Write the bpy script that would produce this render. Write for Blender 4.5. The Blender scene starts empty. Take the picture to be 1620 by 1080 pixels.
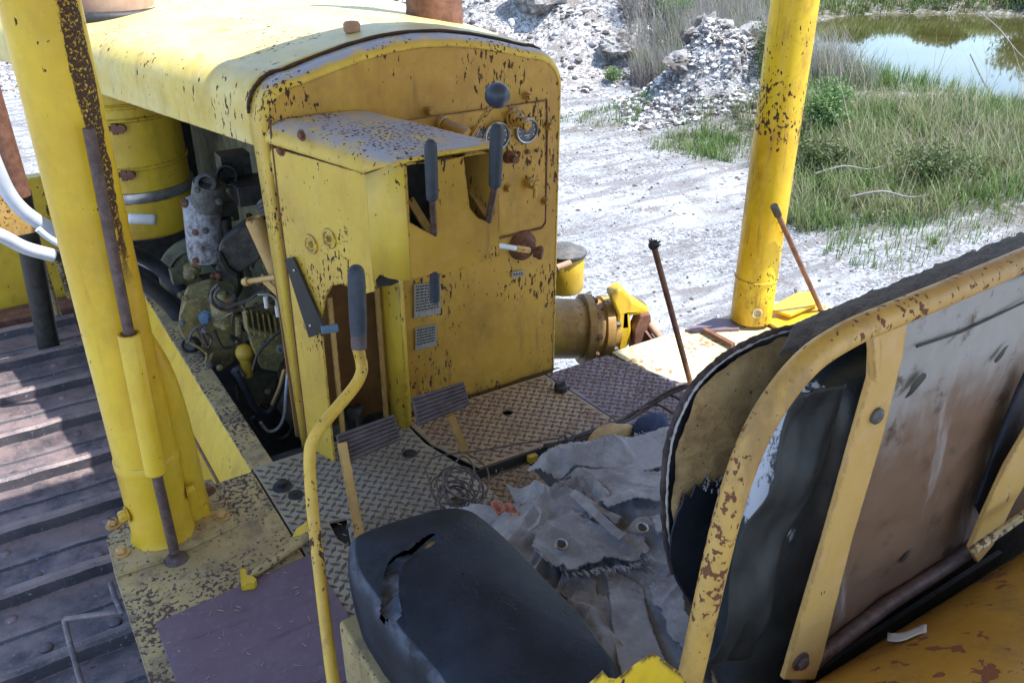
import bpy, bmesh, math, random
import numpy as np
from mathutils import Vector, Matrix, noise
from mathutils.geometry import tessellate_polygon
random.seed(7); np.random.seed(7)
R=math.radians
sc=bpy.context.scene
COL=sc.collection
# ------------------------------------------------------------------ camera
F=1384.0; TH=R(27.5); HD=R(32.06); CH=1.5
cam=bpy.data.cameras.new('camera'); camo=bpy.data.objects.new('camera',cam); COL.objects.link(camo)
camo.location=(0,0,CH); camo.rotation_euler=(R(90)-TH,0,-HD)
cam.sensor_width=36; cam.lens=36*F/1620; cam.clip_start=.02; cam.clip_end=2000
sc.camera=camo
def ray(px,py):
    u=(px-810)/F; v=(540-py)/F
    fw=math.cos(TH)+v*math.sin(TH); up=-math.sin(TH)+v*math.cos(TH)
    return Vector((fw*math.sin(HD)+u*math.cos(HD), fw*math.cos(HD)-u*math.sin(HD), up))
def at(px,py,x=None,y=None,z=None):
    """a measured spot of the photograph put on a real plane of the machine"""
    r=ray(px,py)
    if x is not None: t=x/r.x
    elif y is not None: t=y/r.y
    else: t=(z-CH)/r.z
    return Vector((0,0,CH))+r*t
def atp(px,py,p,n):
    r=ray(px,py); o=Vector((0,0,CH)); t=(Vector(p)-o).dot(n)/r.dot(n); return o+r*t
def mpp(p):
    """metres per photo pixel at a point"""
    d=(Vector(p)-Vector((0,0,CH))); f=Vector((math.cos(TH)*math.sin(HD),math.cos(TH)*math.cos(HD),-math.sin(TH)))
    return d.dot(f)/F
def V(*a): return Vector(a)
# ------------------------------------------------------------------ materials
class NT:
    def __init__(s,name):
        s.m=bpy.data.materials.new(name); s.m.use_nodes=True; s.t=s.m.node_tree; s.t.nodes.clear()
        s.out=s.n('ShaderNodeOutputMaterial'); s.b=s.n('ShaderNodeBsdfPrincipled'); s.l(s.b.outputs[0],s.out.inputs[0])
        s.pos=s.n('ShaderNodeNewGeometry')
    def n(s,t,**k):
        x=s.t.nodes.new(t)
        for a,b in k.items(): setattr(x,a,b)
        return x
    def l(s,a,b): s.t.links.new(a,b)
    def P(s,scale=(1,1,1),loc=(0,0,0),rot=(0,0,0)):
        m=s.n('ShaderNodeMapping'); m.inputs['Scale'].default_value=scale; m.inputs['Location'].default_value=loc; m.inputs['Rotation'].default_value=rot
        s.l(s.pos.outputs['Position'],m.inputs[0]); return m.outputs[0]
    def noise(s,scale,detail=4,rough=.6,vec=None,dist=0):
        x=s.n('ShaderNodeTexNoise'); x.inputs['Scale'].default_value=scale; x.inputs['Detail'].default_value=detail
        x.inputs['Roughness'].default_value=rough; x.inputs['Distortion'].default_value=dist
        s.l(vec if vec is not None else s.pos.outputs['Position'],x.inputs['Vector']); return x.outputs[0]
    def ramp(s,f,a,b,inv=False):
        x=s.n('ShaderNodeMapRange'); x.interpolation_type='SMOOTHSTEP'; x.inputs[1].default_value=a; x.inputs[2].default_value=b
        if inv: x.inputs[3].default_value=1; x.inputs[4].default_value=0
        s.l(f,x.inputs[0]); return x.outputs[0]
    def math(s,op,a,b=None,c=None):
        x=s.n('ShaderNodeMath',operation=op)
        for i,q in enumerate((a,b,c)):
            if q is None: continue
            if isinstance(q,(int,float)): x.inputs[i].default_value=q
            else: s.l(q,x.inputs[i])
        return x.outputs[0]
    def mix(s,f,a,b):
        x=s.n('ShaderNodeMix',data_type='RGBA')
        if isinstance(f,(int,float)): x.inputs[0].default_value=f
        else: s.l(f,x.inputs[0])
        for i,q in ((6,a),(7,b)):
            if isinstance(q,tuple): x.inputs[i].default_value=(*q[:3],1)
            else: s.l(q,x.inputs[i])
        return x.outputs[2]
    def up(s):
        x=s.n('ShaderNodeSeparateXYZ'); s.l(s.pos.outputs['Normal'],x.inputs[0]); return x.outputs[2]
    def xyz(s):
        x=s.n('ShaderNodeSeparateXYZ'); s.l(s.pos.outputs['Position'],x.inputs[0]); return x.outputs
    def fin(s,col,rough=.5,bump=None,bs=.3,bd=.002,metal=0,spec=None):
        if isinstance(col,tuple): s.b.inputs['Base Color'].default_value=(*col,1)
        else: s.l(col,s.b.inputs['Base Color'])
        if isinstance(rough,(int,float)): s.b.inputs['Roughness'].default_value=rough
        else: s.l(rough,s.b.inputs['Roughness'])
        if isinstance(metal,(int,float)): s.b.inputs['Metallic'].default_value=metal
        else: s.l(metal,s.b.inputs['Metallic'])
        if spec is not None: s.b.inputs['Specular IOR Level'].default_value=spec
        if bump is not None:
            x=s.n('ShaderNodeBump'); x.inputs['Strength'].default_value=bs; x.inputs['Distance'].default_value=bd
            s.l(bump,x.inputs['Height']); s.l(x.outputs[0],s.b.inputs['Normal'])
        return s.m
RUST=(.034,.016,.011)
def paint(name,c1=(.66,.46,.03),c2=(.55,.35,.03),chips=.5,cs=70,chipcol=RUST,dust=.0,dustcol=(.42,.40,.38),grime=.3,grimecol=(.16,.10,.035),rough=.42,streak=.35,band=None,fade=0,edge=True,big=0):
    """old enamel: chips showing rust, grime, dust lying on top"""
    s=NT(name)
    col=s.mix(s.ramp(s.noise(3.1,5,.6),.35,.65),c1,c2)
    col=s.mix(s.math('MULTIPLY',s.ramp(s.noise(23,6,.7),.45,.7),.35),col,(c1[0]*1.1,c1[1]*1.15,c1[2]*2+.02))
    if fade:
        f=s.math('MULTIPLY',s.ramp(s.noise(5,6,.65,s.P((1,.4,1))),.38,.62),fade); col=s.mix(f,col,(.74,.68,.40))
    g=s.math('MULTIPLY',s.ramp(s.noise(9,8,.72,s.P((1,1,.5))),.46,.68),grime)
    col=s.mix(g,col,grimecol)
    rs=s.noise(26,6,.7,s.P((1,1,.07),(2,6,1))); rm=s.ramp(s.noise(5.5,4,.6,s.P((1,1,.6),(8,3,2))),.48,.66)
    col=s.mix(s.math('MULTIPLY',s.math('MULTIPLY',s.ramp(rs,.52,.66),rm),min(.75,.35+grime)),col,(.20,.10,.03))
    if dust:
        d=s.math('MULTIPLY',s.ramp(s.up(),.55,.95),s.ramp(s.noise(14,6,.7),.25,.6)); d=s.math('MULTIPLY',d,dust)
        col=s.mix(d,col,dustcol)
    # chips: fine spots gathered by a slow mask
    m1=s.ramp(s.noise(4.3,3,.5,s.P((1,1,1),(3,1,7))),.38,.68)
    sp=s.noise(cs,3,.55,s.P((1,1,streak)))
    th=s.math('SUBTRACT',.80-.10*chips,s.math('MULTIPLY',m1,.14*min(1.2,chips+.3)))
    dlt=s.math('SUBTRACT',sp,th); chip=s.ramp(dlt,0,.02)
    sp2=s.noise(cs*.36,7,.75,s.P((1,1,min(1,streak*2.2)),(9,2,4)))
    th2=s.math('SUBTRACT',.81-.065*chips-.13*big,s.math('MULTIPLY',m1,.10))
    chip=s.math('MAXIMUM',chip,s.ramp(s.math('SUBTRACT',sp2,th2),0,.02))
    if edge:
        bv=s.n('ShaderNodeBevel'); bv.samples=3; bv.inputs[0].default_value=.007
        dt=s.n('ShaderNodeVectorMath',operation='DOT_PRODUCT'); s.l(bv.outputs[0],dt.inputs[0]); s.l(s.pos.outputs['Normal'],dt.inputs[1])
        e=s.ramp(dt.outputs['Value'],.80,.97,inv=True)
        e=s.math('MULTIPLY',e,s.ramp(s.noise(38,5,.7),.42,.56)); chip=s.math('MAXIMUM',chip,e)
    if band:
        dirv,z0,z1,wd,cx,cy=band
        q=s.xyz()
        a=s.math('SUBTRACT',q[0],cx); b=s.math('SUBTRACT',q[1],cy)
        dd=s.math('ADD',s.math('MULTIPLY',a,dirv[0]/.0735),s.math('MULTIPLY',b,dirv[1]/.0735))
        nn=s.noise(15,8,.75,s.P((1,1,.5)))
        # narrower lower down
        zt=s.ramp(q[2],z0,z1)
        lim=s.math('SUBTRACT',.985,s.math('MULTIPLY',zt,wd))
        v=s.math('ADD',s.math('SUBTRACT',dd,lim),s.math('MULTIPLY',s.math('SUBTRACT',nn,.5),.17))
        bm=s.math('MULTIPLY',s.ramp(v,0,.012),s.ramp(q[2],z0-.12,z0+.03))
        chip=s.math('MAXIMUM',chip,s.math('MULTIPLY',bm,s.ramp(s.noise(150,4,.7),.38,.46)))
    rc=s.mix(s.noise(150,4,.7),chipcol,(chipcol[0]*2.6,chipcol[1]*2.2,chipcol[2]*1.6))
    col=s.mix(chip,col,rc)
    h=s.math('SUBTRACT',s.math('MULTIPLY',s.noise(60,5,.6),.25),chip)
    r=s.math('ADD',rough,s.math('MULTIPLY',chip,.4)); r=s.math('ADD',r,s.math('MULTIPLY',g,.3))
    return s.fin(col,r,h,.6,.0012)
def rusty(name,c1,c2,scale=18,rough=.75,metal=0,spots=None,bs=.5,amt=.5,vec=(1,1,1)):
    s=NT(name); f=s.ramp(s.noise(scale,8,.7,s.P(vec)),.5-.25*(1-amt)-.05,.5+.2)
    col=s.mix(f,c1,c2)
    if spots:
        col=s.mix(s.ramp(s.noise(scale*5,4,.6),.58,.66),col,spots)
    return s.fin(col,rough,s.noise(scale*6,6,.7),bs,.0015,metal)
M={}
M['yellow']=paint('yellow_paint',chips=.55)
M['yellow_clean']=paint('yellow_clean',c1=(.72,.49,.025),c2=(.64,.39,.02),chips=.45,grime=.2,rough=.36)
M['post']=paint('yellow_post',c1=(.76,.51,.022),c2=(.66,.40,.018),chips=.55,cs=75,grime=.16,rough=.34,streak=.6,edge=False,band=((.60,-.80),.80,1.2,.062,.182,2.0))
M['post_r']=paint('yellow_post_right',c1=(.76,.53,.018),c2=(.66,.40,.015),chips=1.0,cs=85,grime=.6,grimecol=(.30,.14,.02),rough=.34,streak=.6,edge=False)
M['hood']=paint('yellow_hood',c1=(.70,.55,.10),c2=(.62,.43,.05),chips=.75,cs=60,dust=.55,dustcol=(.50,.46,.29),fade=.4,rough=.45,grime=.2)
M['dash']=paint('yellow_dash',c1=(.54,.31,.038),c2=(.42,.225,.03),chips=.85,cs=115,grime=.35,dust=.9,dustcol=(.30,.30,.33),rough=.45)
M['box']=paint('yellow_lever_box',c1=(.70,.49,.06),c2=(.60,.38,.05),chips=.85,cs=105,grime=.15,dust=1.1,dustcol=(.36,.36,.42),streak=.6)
M['box_ne']=paint('yellow_lever_corner',c1=(.70,.49,.06),c2=(.60,.38,.05),chips=.85,cs=105,grime=.15,dust=1.1,dustcol=(.36,.36,.42),streak=.6,edge=False)
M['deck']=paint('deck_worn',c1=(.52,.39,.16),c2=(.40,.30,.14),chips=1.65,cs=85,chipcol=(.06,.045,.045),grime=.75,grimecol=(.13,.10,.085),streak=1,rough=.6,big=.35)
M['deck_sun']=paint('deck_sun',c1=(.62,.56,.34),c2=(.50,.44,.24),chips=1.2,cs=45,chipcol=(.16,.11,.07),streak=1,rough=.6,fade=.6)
M['tread']=paint('tread_base',c1=(.42,.31,.17),c2=(.33,.24,.15),chips=.9,cs=90,chipcol=(.10,.06,.04),grime=.5,grimecol=(.14,.10,.08),streak=1,rough=.6,edge=False)
M['tread_blue']=paint('tread_blue',c1=(.29,.235,.24),c2=(.20,.165,.185),chips=1.0,cs=90,chipcol=(.06,.045,.05),grime=.5,grimecol=(.09,.08,.10),streak=1,rough=.6,edge=False)
M['tread_lines']=rusty('tread_lines',(.10,.055,.035),(.20,.12,.08),60)
M['tread_left']=paint('tread_left',c1=(.40,.345,.235),c2=(.31,.27,.20),chips=.8,cs=80,chipcol=(.08,.06,.05),grime=.5,grimecol=(.12,.11,.12),streak=1,rough=.6,edge=False)
M['tread_lines_l']=rusty('tread_lines_l',(.08,.065,.06),(.16,.14,.12),60)
M['bar_rust']=paint('frame_paint',c1=(.58,.36,.09),c2=(.46,.27,.07),chips=1.25,cs=95,chipcol=(.085,.035,.018),grime=.6,grimecol=(.17,.09,.04),streak=.8,edge=False,big=.2)
M['lever_y']=paint('lever_yellow',c1=(.70,.45,.05),c2=(.60,.36,.05),chips=.9,cs=80,grime=.3,streak=.5,edge=False)
M['vinyl_plain']=rusty('vinyl_plain',(.012,.015,.018),(.035,.04,.042),9,.55,bs=.3)
M['strap']=paint('strap_paint',c1=(.60,.38,.12),c2=(.52,.31,.09),chips=.5,cs=45,chipcol=(.09,.035,.015),grime=.25)
M['tank']=paint('tank_paint',c1=(.50,.27,.03),c2=(.42,.20,.02),chips=.9,cs=26,chipcol=(.13,.05,.02),grime=.5,streak=.5,edge=False,big=.7)
M['rust']=rusty('rust',(.11,.045,.03),(.23,.11,.07),22)
M['rust_pale']=rusty('rust_pale',(.34,.19,.12),(.46,.31,.22),14)
M['rod']=rusty('rusty_rod',(.075,.045,.04),(.16,.11,.10),40,.5,.3)
M['dark']=rusty('oily_dark',(.012,.012,.013),(.04,.038,.036),30,.55)
M['grey_iron']=rusty('grey_iron',(.05,.052,.055),(.13,.125,.12),28,.6,spots=(.2,.18,.14))
M['engine_y']=rusty('engine_yellow',(.36,.29,.11),(.12,.10,.055),20,.45,spots=(.5,.43,.2),amt=.3)
M['engine_dim']=rusty('engine_dim',(.16,.16,.09),(.05,.05,.04),16,.6)
M['speckled']=rusty('speckled_can',(.045,.03,.025),(.40,.42,.48),40,.5,amt=.35)
M['track']=rusty('track_steel',(.07,.062,.072),(.32,.25,.24),8,.5,.2,spots=(.24,.20,.19),bs=.4)
s=NT('track_plate'); c=s.mix(s.ramp(s.noise(6,6,.65),.35,.6),(.05,.05,.062),(.10,.088,.098)); d=s.math('MULTIPLY',s.ramp(s.up(),.5,.95),s.ramp(s.noise(7,7,.7),.30,.62)); c=s.mix(s.math('MULTIPLY',d,.7),c,(.36,.26,.24)); c=s.mix(s.ramp(s.noise(70,6,.8),.60,.66),c,(.42,.36,.35)); c=s.mix(s.ramp(s.noise(30,6,.75,s.P((1,1,1),(3,3,3))),.62,.69),c,(.03,.025,.03))
bv=s.n('ShaderNodeBevel'); bv.samples=3; bv.inputs[0].default_value=.006; dt=s.n('ShaderNodeVectorMath',operation='DOT_PRODUCT'); s.l(bv.outputs[0],dt.inputs[0]); s.l(s.pos.outputs['Normal'],dt.inputs[1])
e=s.math('MULTIPLY',s.ramp(dt.outputs['Value'],.85,.98,inv=True),s.ramp(s.noise(30,5,.7),.4,.55)); c=s.mix(s.math('MULTIPLY',e,.7),c,(.40,.38,.40))
M['track_plate']=s.fin(c,.5,s.noise(60,6,.7),.5,.002,.3)
M['pedal']=rusty('pedal_rubber',(.065,.045,.045),(.13,.095,.095),30,.65)
M['hose_pale']=rusty('hose_pale',(.62,.66,.74),(.50,.54,.62),10,.4)
M['hose_dark']=rusty('hose_dark',(.03,.035,.05),(.06,.065,.085),12,.45)
M['chrome']=rusty('band_metal',(.45,.45,.48),(.26,.26,.28),30,.32,.8)
M['white']=rusty('white_label',(.75,.75,.78),(.6,.6,.62),20,.5)
M['label']=rusty('label_plate',(.34,.33,.32),(.24,.22,.20),60,.5)
M['black']=rusty('print_black',(.02,.02,.022),(.03,.03,.03),20,.6)
M['rope']=rusty('wire_dark',(.035,.025,.025),(.10,.075,.07),40,.6)
M['wire']=rusty('wire_coil',(.07,.05,.05),(.18,.14,.13),60,.45,.4)
M['braid']=rusty('braid',(.66,.68,.70),(.3,.3,.32),300,.5,vec=(1,1,1))
M['blue_nut']=rusty('blue_nut',(.10,.20,.32),(.16,.22,.28),30,.5)
M['seal']=rusty('seam_dark',(.035,.02,.015),(.08,.04,.02),30,.8)
M['orange']=rusty('orange_rag',(.48,.13,.08),(.60,.32,.24),25,.9)
M['blue_cloth']=rusty('blue_cloth',(.02,.035,.09),(.035,.05,.11),30,.9)
M['knob']=rusty('knob_plastic',(.035,.05,.09),(.05,.07,.11),12,.38)
M['grip']=rusty('grip_rubber',(.025,.034,.05),(.045,.055,.075),40,.62)
M['brown_in']=rusty('brown_inner',(.26,.13,.035),(.17,.08,.03),9,.6,amt=.4)
M['glass']=None
s=NT('gauge_glass'); s.b.inputs['Coat Weight'].default_value=1; M['gauge']=s.fin((.012,.016,.03),.25)
# mat (smooth purple brown sheet)
s=NT('purple_sheet'); c=s.mix(s.ramp(s.noise(3,4),.3,.7),(.14,.09,.125),(.175,.12,.155)); c=s.mix(s.math('MULTIPLY',s.ramp(s.noise(45,8,.8),.50,.70),.55),c,(.25,.20,.235)); c=s.mix(s.math('MULTIPLY',s.ramp(s.noise(8,7,.75,s.P((.3,2.5,1),(0,0,0),(0,0,R(30)))),.56,.66),.5),c,(.07,.045,.055))
M['purple']=s.fin(c,.5,s.noise(40,5,.6),.15,.001)
# torn black vinyl
s=NT('black_vinyl'); n1=s.noise(7,6,.65); c=s.mix(s.ramp(n1,.35,.7),(.007,.010,.018),(.022,.029,.046))
c=s.mix(s.math('MULTIPLY',s.ramp(s.noise(55,8,.8),.6,.75),.4),c,(.12,.14,.18))
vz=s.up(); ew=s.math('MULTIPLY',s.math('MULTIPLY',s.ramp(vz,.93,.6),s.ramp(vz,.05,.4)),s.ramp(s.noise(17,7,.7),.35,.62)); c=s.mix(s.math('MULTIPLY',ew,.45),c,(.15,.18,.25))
cr=s.n('ShaderNodeTexVoronoi',feature='DISTANCE_TO_EDGE'); cr.inputs['Scale'].default_value=42; wp=s.n('ShaderNodeVectorMath',operation='ADD'); s.l(s.pos.outputs['Position'],wp.inputs[0]); nz=s.n('ShaderNodeTexNoise'); nz.inputs['Scale'].default_value=14; s.l(s.pos.outputs['Position'],nz.inputs['Vector']); sc_=s.n('ShaderNodeVectorMath',operation='SCALE'); sc_.inputs[3].default_value=.08; s.l(nz.outputs[1],sc_.inputs[0]); s.l(sc_.outputs[0],wp.inputs[1]); s.l(wp.outputs[0],cr.inputs['Vector'])
ck=s.math('MULTIPLY',s.ramp(cr.outputs['Distance'],.0,.05,inv=True),s.ramp(s.noise(6,4,.6),.48,.6))
M['vinyl']=s.fin(c,s.math('ADD',.42,s.math('MULTIPLY',n1,.25)),s.math('SUBTRACT',s.math('ADD',s.math('MULTIPLY',s.noise(300,3,.6),.3),s.noise(12,5,.6)),s.math('MULTIPLY',ck,.5)),.5,.004,spec=.28)
# vinyl with a shiny highlight painted as pale streaks along the left bulge
s=NT('sheen_vinyl'); n1=s.noise(7,6,.65); c=s.mix(s.ramp(n1,.35,.7),(.014,.018,.024),(.04,.048,.055))
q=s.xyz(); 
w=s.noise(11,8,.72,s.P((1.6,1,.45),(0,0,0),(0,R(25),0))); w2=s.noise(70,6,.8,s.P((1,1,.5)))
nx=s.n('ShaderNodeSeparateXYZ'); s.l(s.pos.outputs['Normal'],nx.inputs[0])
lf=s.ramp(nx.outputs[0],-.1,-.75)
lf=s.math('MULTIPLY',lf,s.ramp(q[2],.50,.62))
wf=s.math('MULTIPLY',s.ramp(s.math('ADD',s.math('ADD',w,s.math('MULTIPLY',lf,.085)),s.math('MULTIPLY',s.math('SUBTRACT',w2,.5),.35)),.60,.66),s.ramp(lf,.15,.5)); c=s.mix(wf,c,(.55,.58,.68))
M['vinyl_sheen']=s.fin(c,.42,s.noise(14,6,.6),.6,.006)
s=NT('tan_backing'); f=s.noise(30,8,.75,s.P((1,1,1.6))); c=s.mix(s.ramp(f,.3,.7),(.56,.38,.18),(.32,.205,.09)); c=s.mix(s.ramp(s.noise(6,5,.6),.42,.66),c,(.56,.42,.22)); c=s.mix(s.ramp(s.noise(95,4,.6),.64,.7),c,(.06,.045,.035))
M['tan']=s.fin(c,.92,s.math('ADD',f,s.noise(9,4)),.8,.006)
s=NT('back_shell'); q=s.xyz(); f=s.noise(7,8,.65,s.P((1.3,1,.5),(0,0,0),(0,R(22),0)))
zz=s.math('ADD',s.ramp(q[2],.55,1.0),s.math('MULTIPLY',s.math('SUBTRACT',f,.5),1.1))
c=s.mix(s.ramp(zz,.2,.75),(.17,.095,.055),(.33,.31,.30)); c=s.mix(s.ramp(s.noise(18,8,.7),.55,.7),c,(.09,.055,.035)); c=s.mix(s.math('MULTIPLY',s.ramp(s.noise(5,5,.6,s.P((2.2,1,.35),(4,0,0),(0,R(22),0))),.55,.68),.6),c,(.42,.40,.40))
M['shell']=s.fin(c,.6,s.noise(25,7,.7),.4,.003)
s=NT('cover_dark'); f=s.noise(22,8,.75); c=s.mix(s.ramp(f,.4,.62),(.03,.02,.024),(.085,.06,.065)); c=s.mix(s.ramp(s.noise(16,8,.8,s.P((1,1,1),(4,4,4))),.60,.66),c,(.20,.10,.075))
M['cover']=s.fin(c,.7,f,1,.01)
s=NT('canvas'); f=s.noise(8,6,.65); c=s.mix(s.ramp(f,.35,.65),(.45,.45,.48),(.27,.26,.275)); c=s.mix(s.math('MULTIPLY',s.ramp(s.noise(40,7,.75),.5,.72),.5),c,(.66,.64,.66)); c=s.mix(s.math('MULTIPLY',s.ramp(s.noise(21,7,.8,s.P((1,1,1),(5,5,5))),.6,.7),.6),c,(.17,.15,.14))
wv=s.n('ShaderNodeTexWave'); wv.inputs['Scale'].default_value=260; s.l(s.pos.outputs['Position'],wv.inputs[0])
M['canvas']=s.fin(c,.95,s.math('ADD',s.math('MULTIPLY',wv.outputs[1],.15),s.noise(45,7,.75)),.7,.004)
M['canvas_pale']=rusty('canvas_pale',(.50,.49,.51),(.60,.59,.61),30,.95)
# ------------------------------------------------------------------ mesh builder
class MB:
    def __init__(s): s.v=[]; s.f=[]; s.mi=[]; s.cur=0
    def add(s,vs,fs):
        o=len(s.v); s.v+= [tuple(q) for q in vs]; s.f+=[tuple(i+o for i in q) for q in fs]; s.mi+=[s.cur]*len(fs); return s
    def box(s,c,size,rot=None):
        x,y,z=[q/2 for q in size]; vs=[V(a,b,d) for a in(-x,x) for b in(-y,y) for d in(-z,z)]
        if rot is not None: vs=[rot@q for q in vs]
        vs=[q+V(*c) for q in vs]
        return s.add(vs,[(0,1,3,2),(4,6,7,5),(0,4,5,1),(2,3,7,6),(0,2,6,4),(1,5,7,3)])
    def prism(s,pts,ext):
        """closed 3D polygon pushed along ext"""
        n=len(pts); ext=V(*ext); a=[V(*p) for p in pts]; b=[p+ext for p in a]
        tri=tessellate_polygon([a])
        nrm=V(0,0,0)
        for i in range(n): nrm+=a[i].cross(a[(i+1)%n])
        flip=nrm.dot(ext)>0
        fs=[]
        for t in tri:
            t=tuple(t); q=(a[t[1]]-a[t[0]]).cross(a[t[2]]-a[t[0]])
            if q.dot(ext)>0: t=t[::-1]
            fs.append(t); fs.append(tuple(n+i for i in t[::-1]))
        for i in range(n):
            j=(i+1)%n
            fs.append((i,i+n,j+n,j) if flip is False else (i,j,j+n,i+n))
        return s.add(a+b,fs)
    def holed(s,loops,ext):
        pts=[V(*p) for l in loops for p in l]; n=len(pts); ext=V(*ext)
        tri=tessellate_polygon([[V(*p) for p in l] for l in loops]); fs=[]
        for t in tri:
            t=tuple(t); q=(pts[t[1]]-pts[t[0]]).cross(pts[t[2]]-pts[t[0]])
            if q.dot(ext)>0: t=t[::-1]
            fs.append(t); fs.append(tuple(n+i for i in t[::-1]))
        o=0
        for l in loops:
            m=len(l)
            for i in range(m):
                j=(i+1)%m; fs.append((o+i,o+j,o+j+n,o+i+n))
            o+=m
        return s.add(pts+[p+ext for p in pts],fs)
    def rings(s,rings,cap0=True,cap1=True,closed=True):
        m=len(rings[0]); vs=[p for r in rings for p in r]; fs=[]
        for k in range(len(rings)-1):
            for i in range(m if closed else m-1):
                j=(i+1)%m; fs.append((k*m+i,k*m+j,(k+1)*m+j,(k+1)*m+i))
        if cap0: fs.append(tuple(range(m))[::-1])
        if cap1: fs.append(tuple((len(rings)-1)*m+i for i in range(m)))
        return s.add(vs,fs)
    def tube(s,path,r,seg=12,smooth=0,flat=None,caps=True,wob=0):
        p=[V(*q) for q in path]
        rr=r if isinstance(r,(list,tuple)) else [r]*len(p)
        if smooth:
            q=[];qr=[]
            for i in range(len(p)-1):
                a=p[max(i-1,0)];b=p[i];c=p[i+1];d=p[min(i+2,len(p)-1)]
                for k in range(smooth):
                    t=k/smooth
                    q.append(.5*((2*b)+(c-a)*t+(2*a-5*b+4*c-d)*t*t+(3*b-a-3*c+d)*t**3)); qr.append(rr[i]*(1-t)+rr[i+1]*t)
            q.append(p[-1]); qr.append(rr[-1]); p=q; rr=qr
        T=[(p[min(i+1,len(p)-1)]-p[max(i-1,0)]).normalized() for i in range(len(p))]
        n=T[0].orthogonal().normalized(); R_=[]
        if flat is not None: n=V(*flat); n=(n-T[0]*n.dot(T[0])).normalized()
        for i,(c,t) in enumerate(zip(p,T)):
            n=(n-t*n.dot(t)).normalized(); b=t.cross(n)
            w=rr[i]*(1+wob*(random.random()-.5))
            R_.append([c+(n*math.cos(2*math.pi*k/seg)+b*math.sin(2*math.pi*k/seg))*w for k in range(seg)])
        return s.rings(R_,caps,caps)
    def bar(s,path,w,t,wdir):
        """flat bar: width w along wdir, thickness t"""
        p=[V(*q) for q in path]; R_=[]
        for i,c in enumerate(p):
            T=(p[min(i+1,len(p)-1)]-p[max(i-1,0)]).normalized(); n=V(*wdir); n=(n-T*n.dot(T)).normalized(); b=T.cross(n)
            R_.append([c+n*w/2+b*t/2,c-n*w/2+b*t/2,c-n*w/2-b*t/2,c+n*w/2-b*t/2])
        return s.rings(R_)
    def cyl(s,a,b,r,r1=None,seg=20,ch=0):
        a=V(*a);b=V(*b);r1=r if r1 is None else r1;T=(b-a).normalized()
        if ch: return s.tube([a,a+T*ch,b-T*ch,b],[r-ch,r,r1,r1-ch],seg) if r>ch else s.tube([a,b],[r,r1],seg)
        return s.tube([a,b],[r,r1],seg)
    def lathe(s,prof,o,ax=(0,0,1),seg=32,arc=None):
        """prof: (radius,height) list round an axis"""
        ax=V(*ax).normalized(); n=ax.orthogonal().normalized(); b=ax.cross(n); o=V(*o)
        return s.rings([[o+ax*h+(n*math.cos(2*math.pi*k/seg)+b*math.sin(2*math.pi*k/seg))*max(r,1e-5) for k in range(seg)] for r,h in prof])
    def sphere(s,c,r,seg=20,sc=(1,1,1),rot=None):
        rings=[]
        for i in range(1,seg//2):
            a=math.pi*i/(seg//2)
            rings.append([V(math.sin(a)*math.cos(2*math.pi*k/seg)*sc[0]*r,math.sin(a)*math.sin(2*math.pi*k/seg)*sc[1]*r,-math.cos(a)*sc[2]*r) for k in range(seg)])
        if rot is not None: rings=[[rot@q for q in g] for g in rings]
        return s.rings([[q+V(*c) for q in g] for g in rings])
    def bolt(s,c,n,r=.012,h=.009,washer=True):
        n=V(*n).normalized(); c=V(*c)
        if washer: s.cyl(c,c+n*.003,r*1.45,seg=14)
        s.tube([c+n*.003,c+n*(.003+h*.8),c+n*(.003+h)],[r,r,r*.8],6)
        return s
    def torus(s,c,ax,R0,r,seg=32,rs=8,a0=0,a1=2*math.pi):
        ax=V(*ax).normalized(); n=ax.orthogonal().normalized(); b=ax.cross(n); c=V(*c)
        full=abs(a1-a0-2*math.pi)<1e-3; N=seg; pts=[]
        g=[]
        for i in range(N+1 if not full else N):
            t=a0+(a1-a0)*i/N; d=n*math.cos(t)+b*math.sin(t)
            g.append([c+d*(R0+r*math.cos(2*math.pi*k/rs))+ax*r*math.sin(2*math.pi*k/rs) for k in range(rs)])
        if full: g.append(g[0])
        return s.rings(g,not full,not full)
    def grid(s,fn,nu,nv,thick=None):
        """surface fn(u,v)->Vector; thick: offset vector or None"""
        P_=[[fn(i/nu,j/nv) for j in range(nv+1)] for i in range(nu+1)]
        vs=[p for r in P_ for p in r]; m=nv+1
        fs=[(i*m+j,(i+1)*m+j,(i+1)*m+j+1,i*m+j+1) for i in range(nu) for j in range(nv) if all(P_[a][b] is not None for a,b in((i,j),(i+1,j),(i+1,j+1),(i,j+1)))]
        vs=[q if q is not None else V(0,0,0) for q in vs]
        used=sorted({k for f in fs for k in f}); mp={k:i for i,k in enumerate(used)}
        return s.add([vs[k] for k in used],[tuple(mp[k] for k in f) for f in fs])
WP={}
def link(name,me,mats,parent=None,origin=None):
    o=bpy.data.objects.new(name,me); COL.objects.link(o)
    for m in (mats if isinstance(mats,(list,tuple)) else [mats]): me.materials.append(m)
    n=len(me.vertices); co=np.empty(n*3,np.float32); me.vertices.foreach_get('co',co); co=co.reshape(-1,3)
    c=(co.min(0)+co.max(0))/2 if origin is None else np.array(origin,np.float32)
    if origin is None and parent is None: c[2]=co.min(0)[2]
    me.vertices.foreach_set('co',(co-c).ravel())
    c=V(*[float(q) for q in c]); WP[o.name]=c
    o.location=c-(WP[parent.name] if parent else V(0,0,0)); o.parent=parent
    return o
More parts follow.
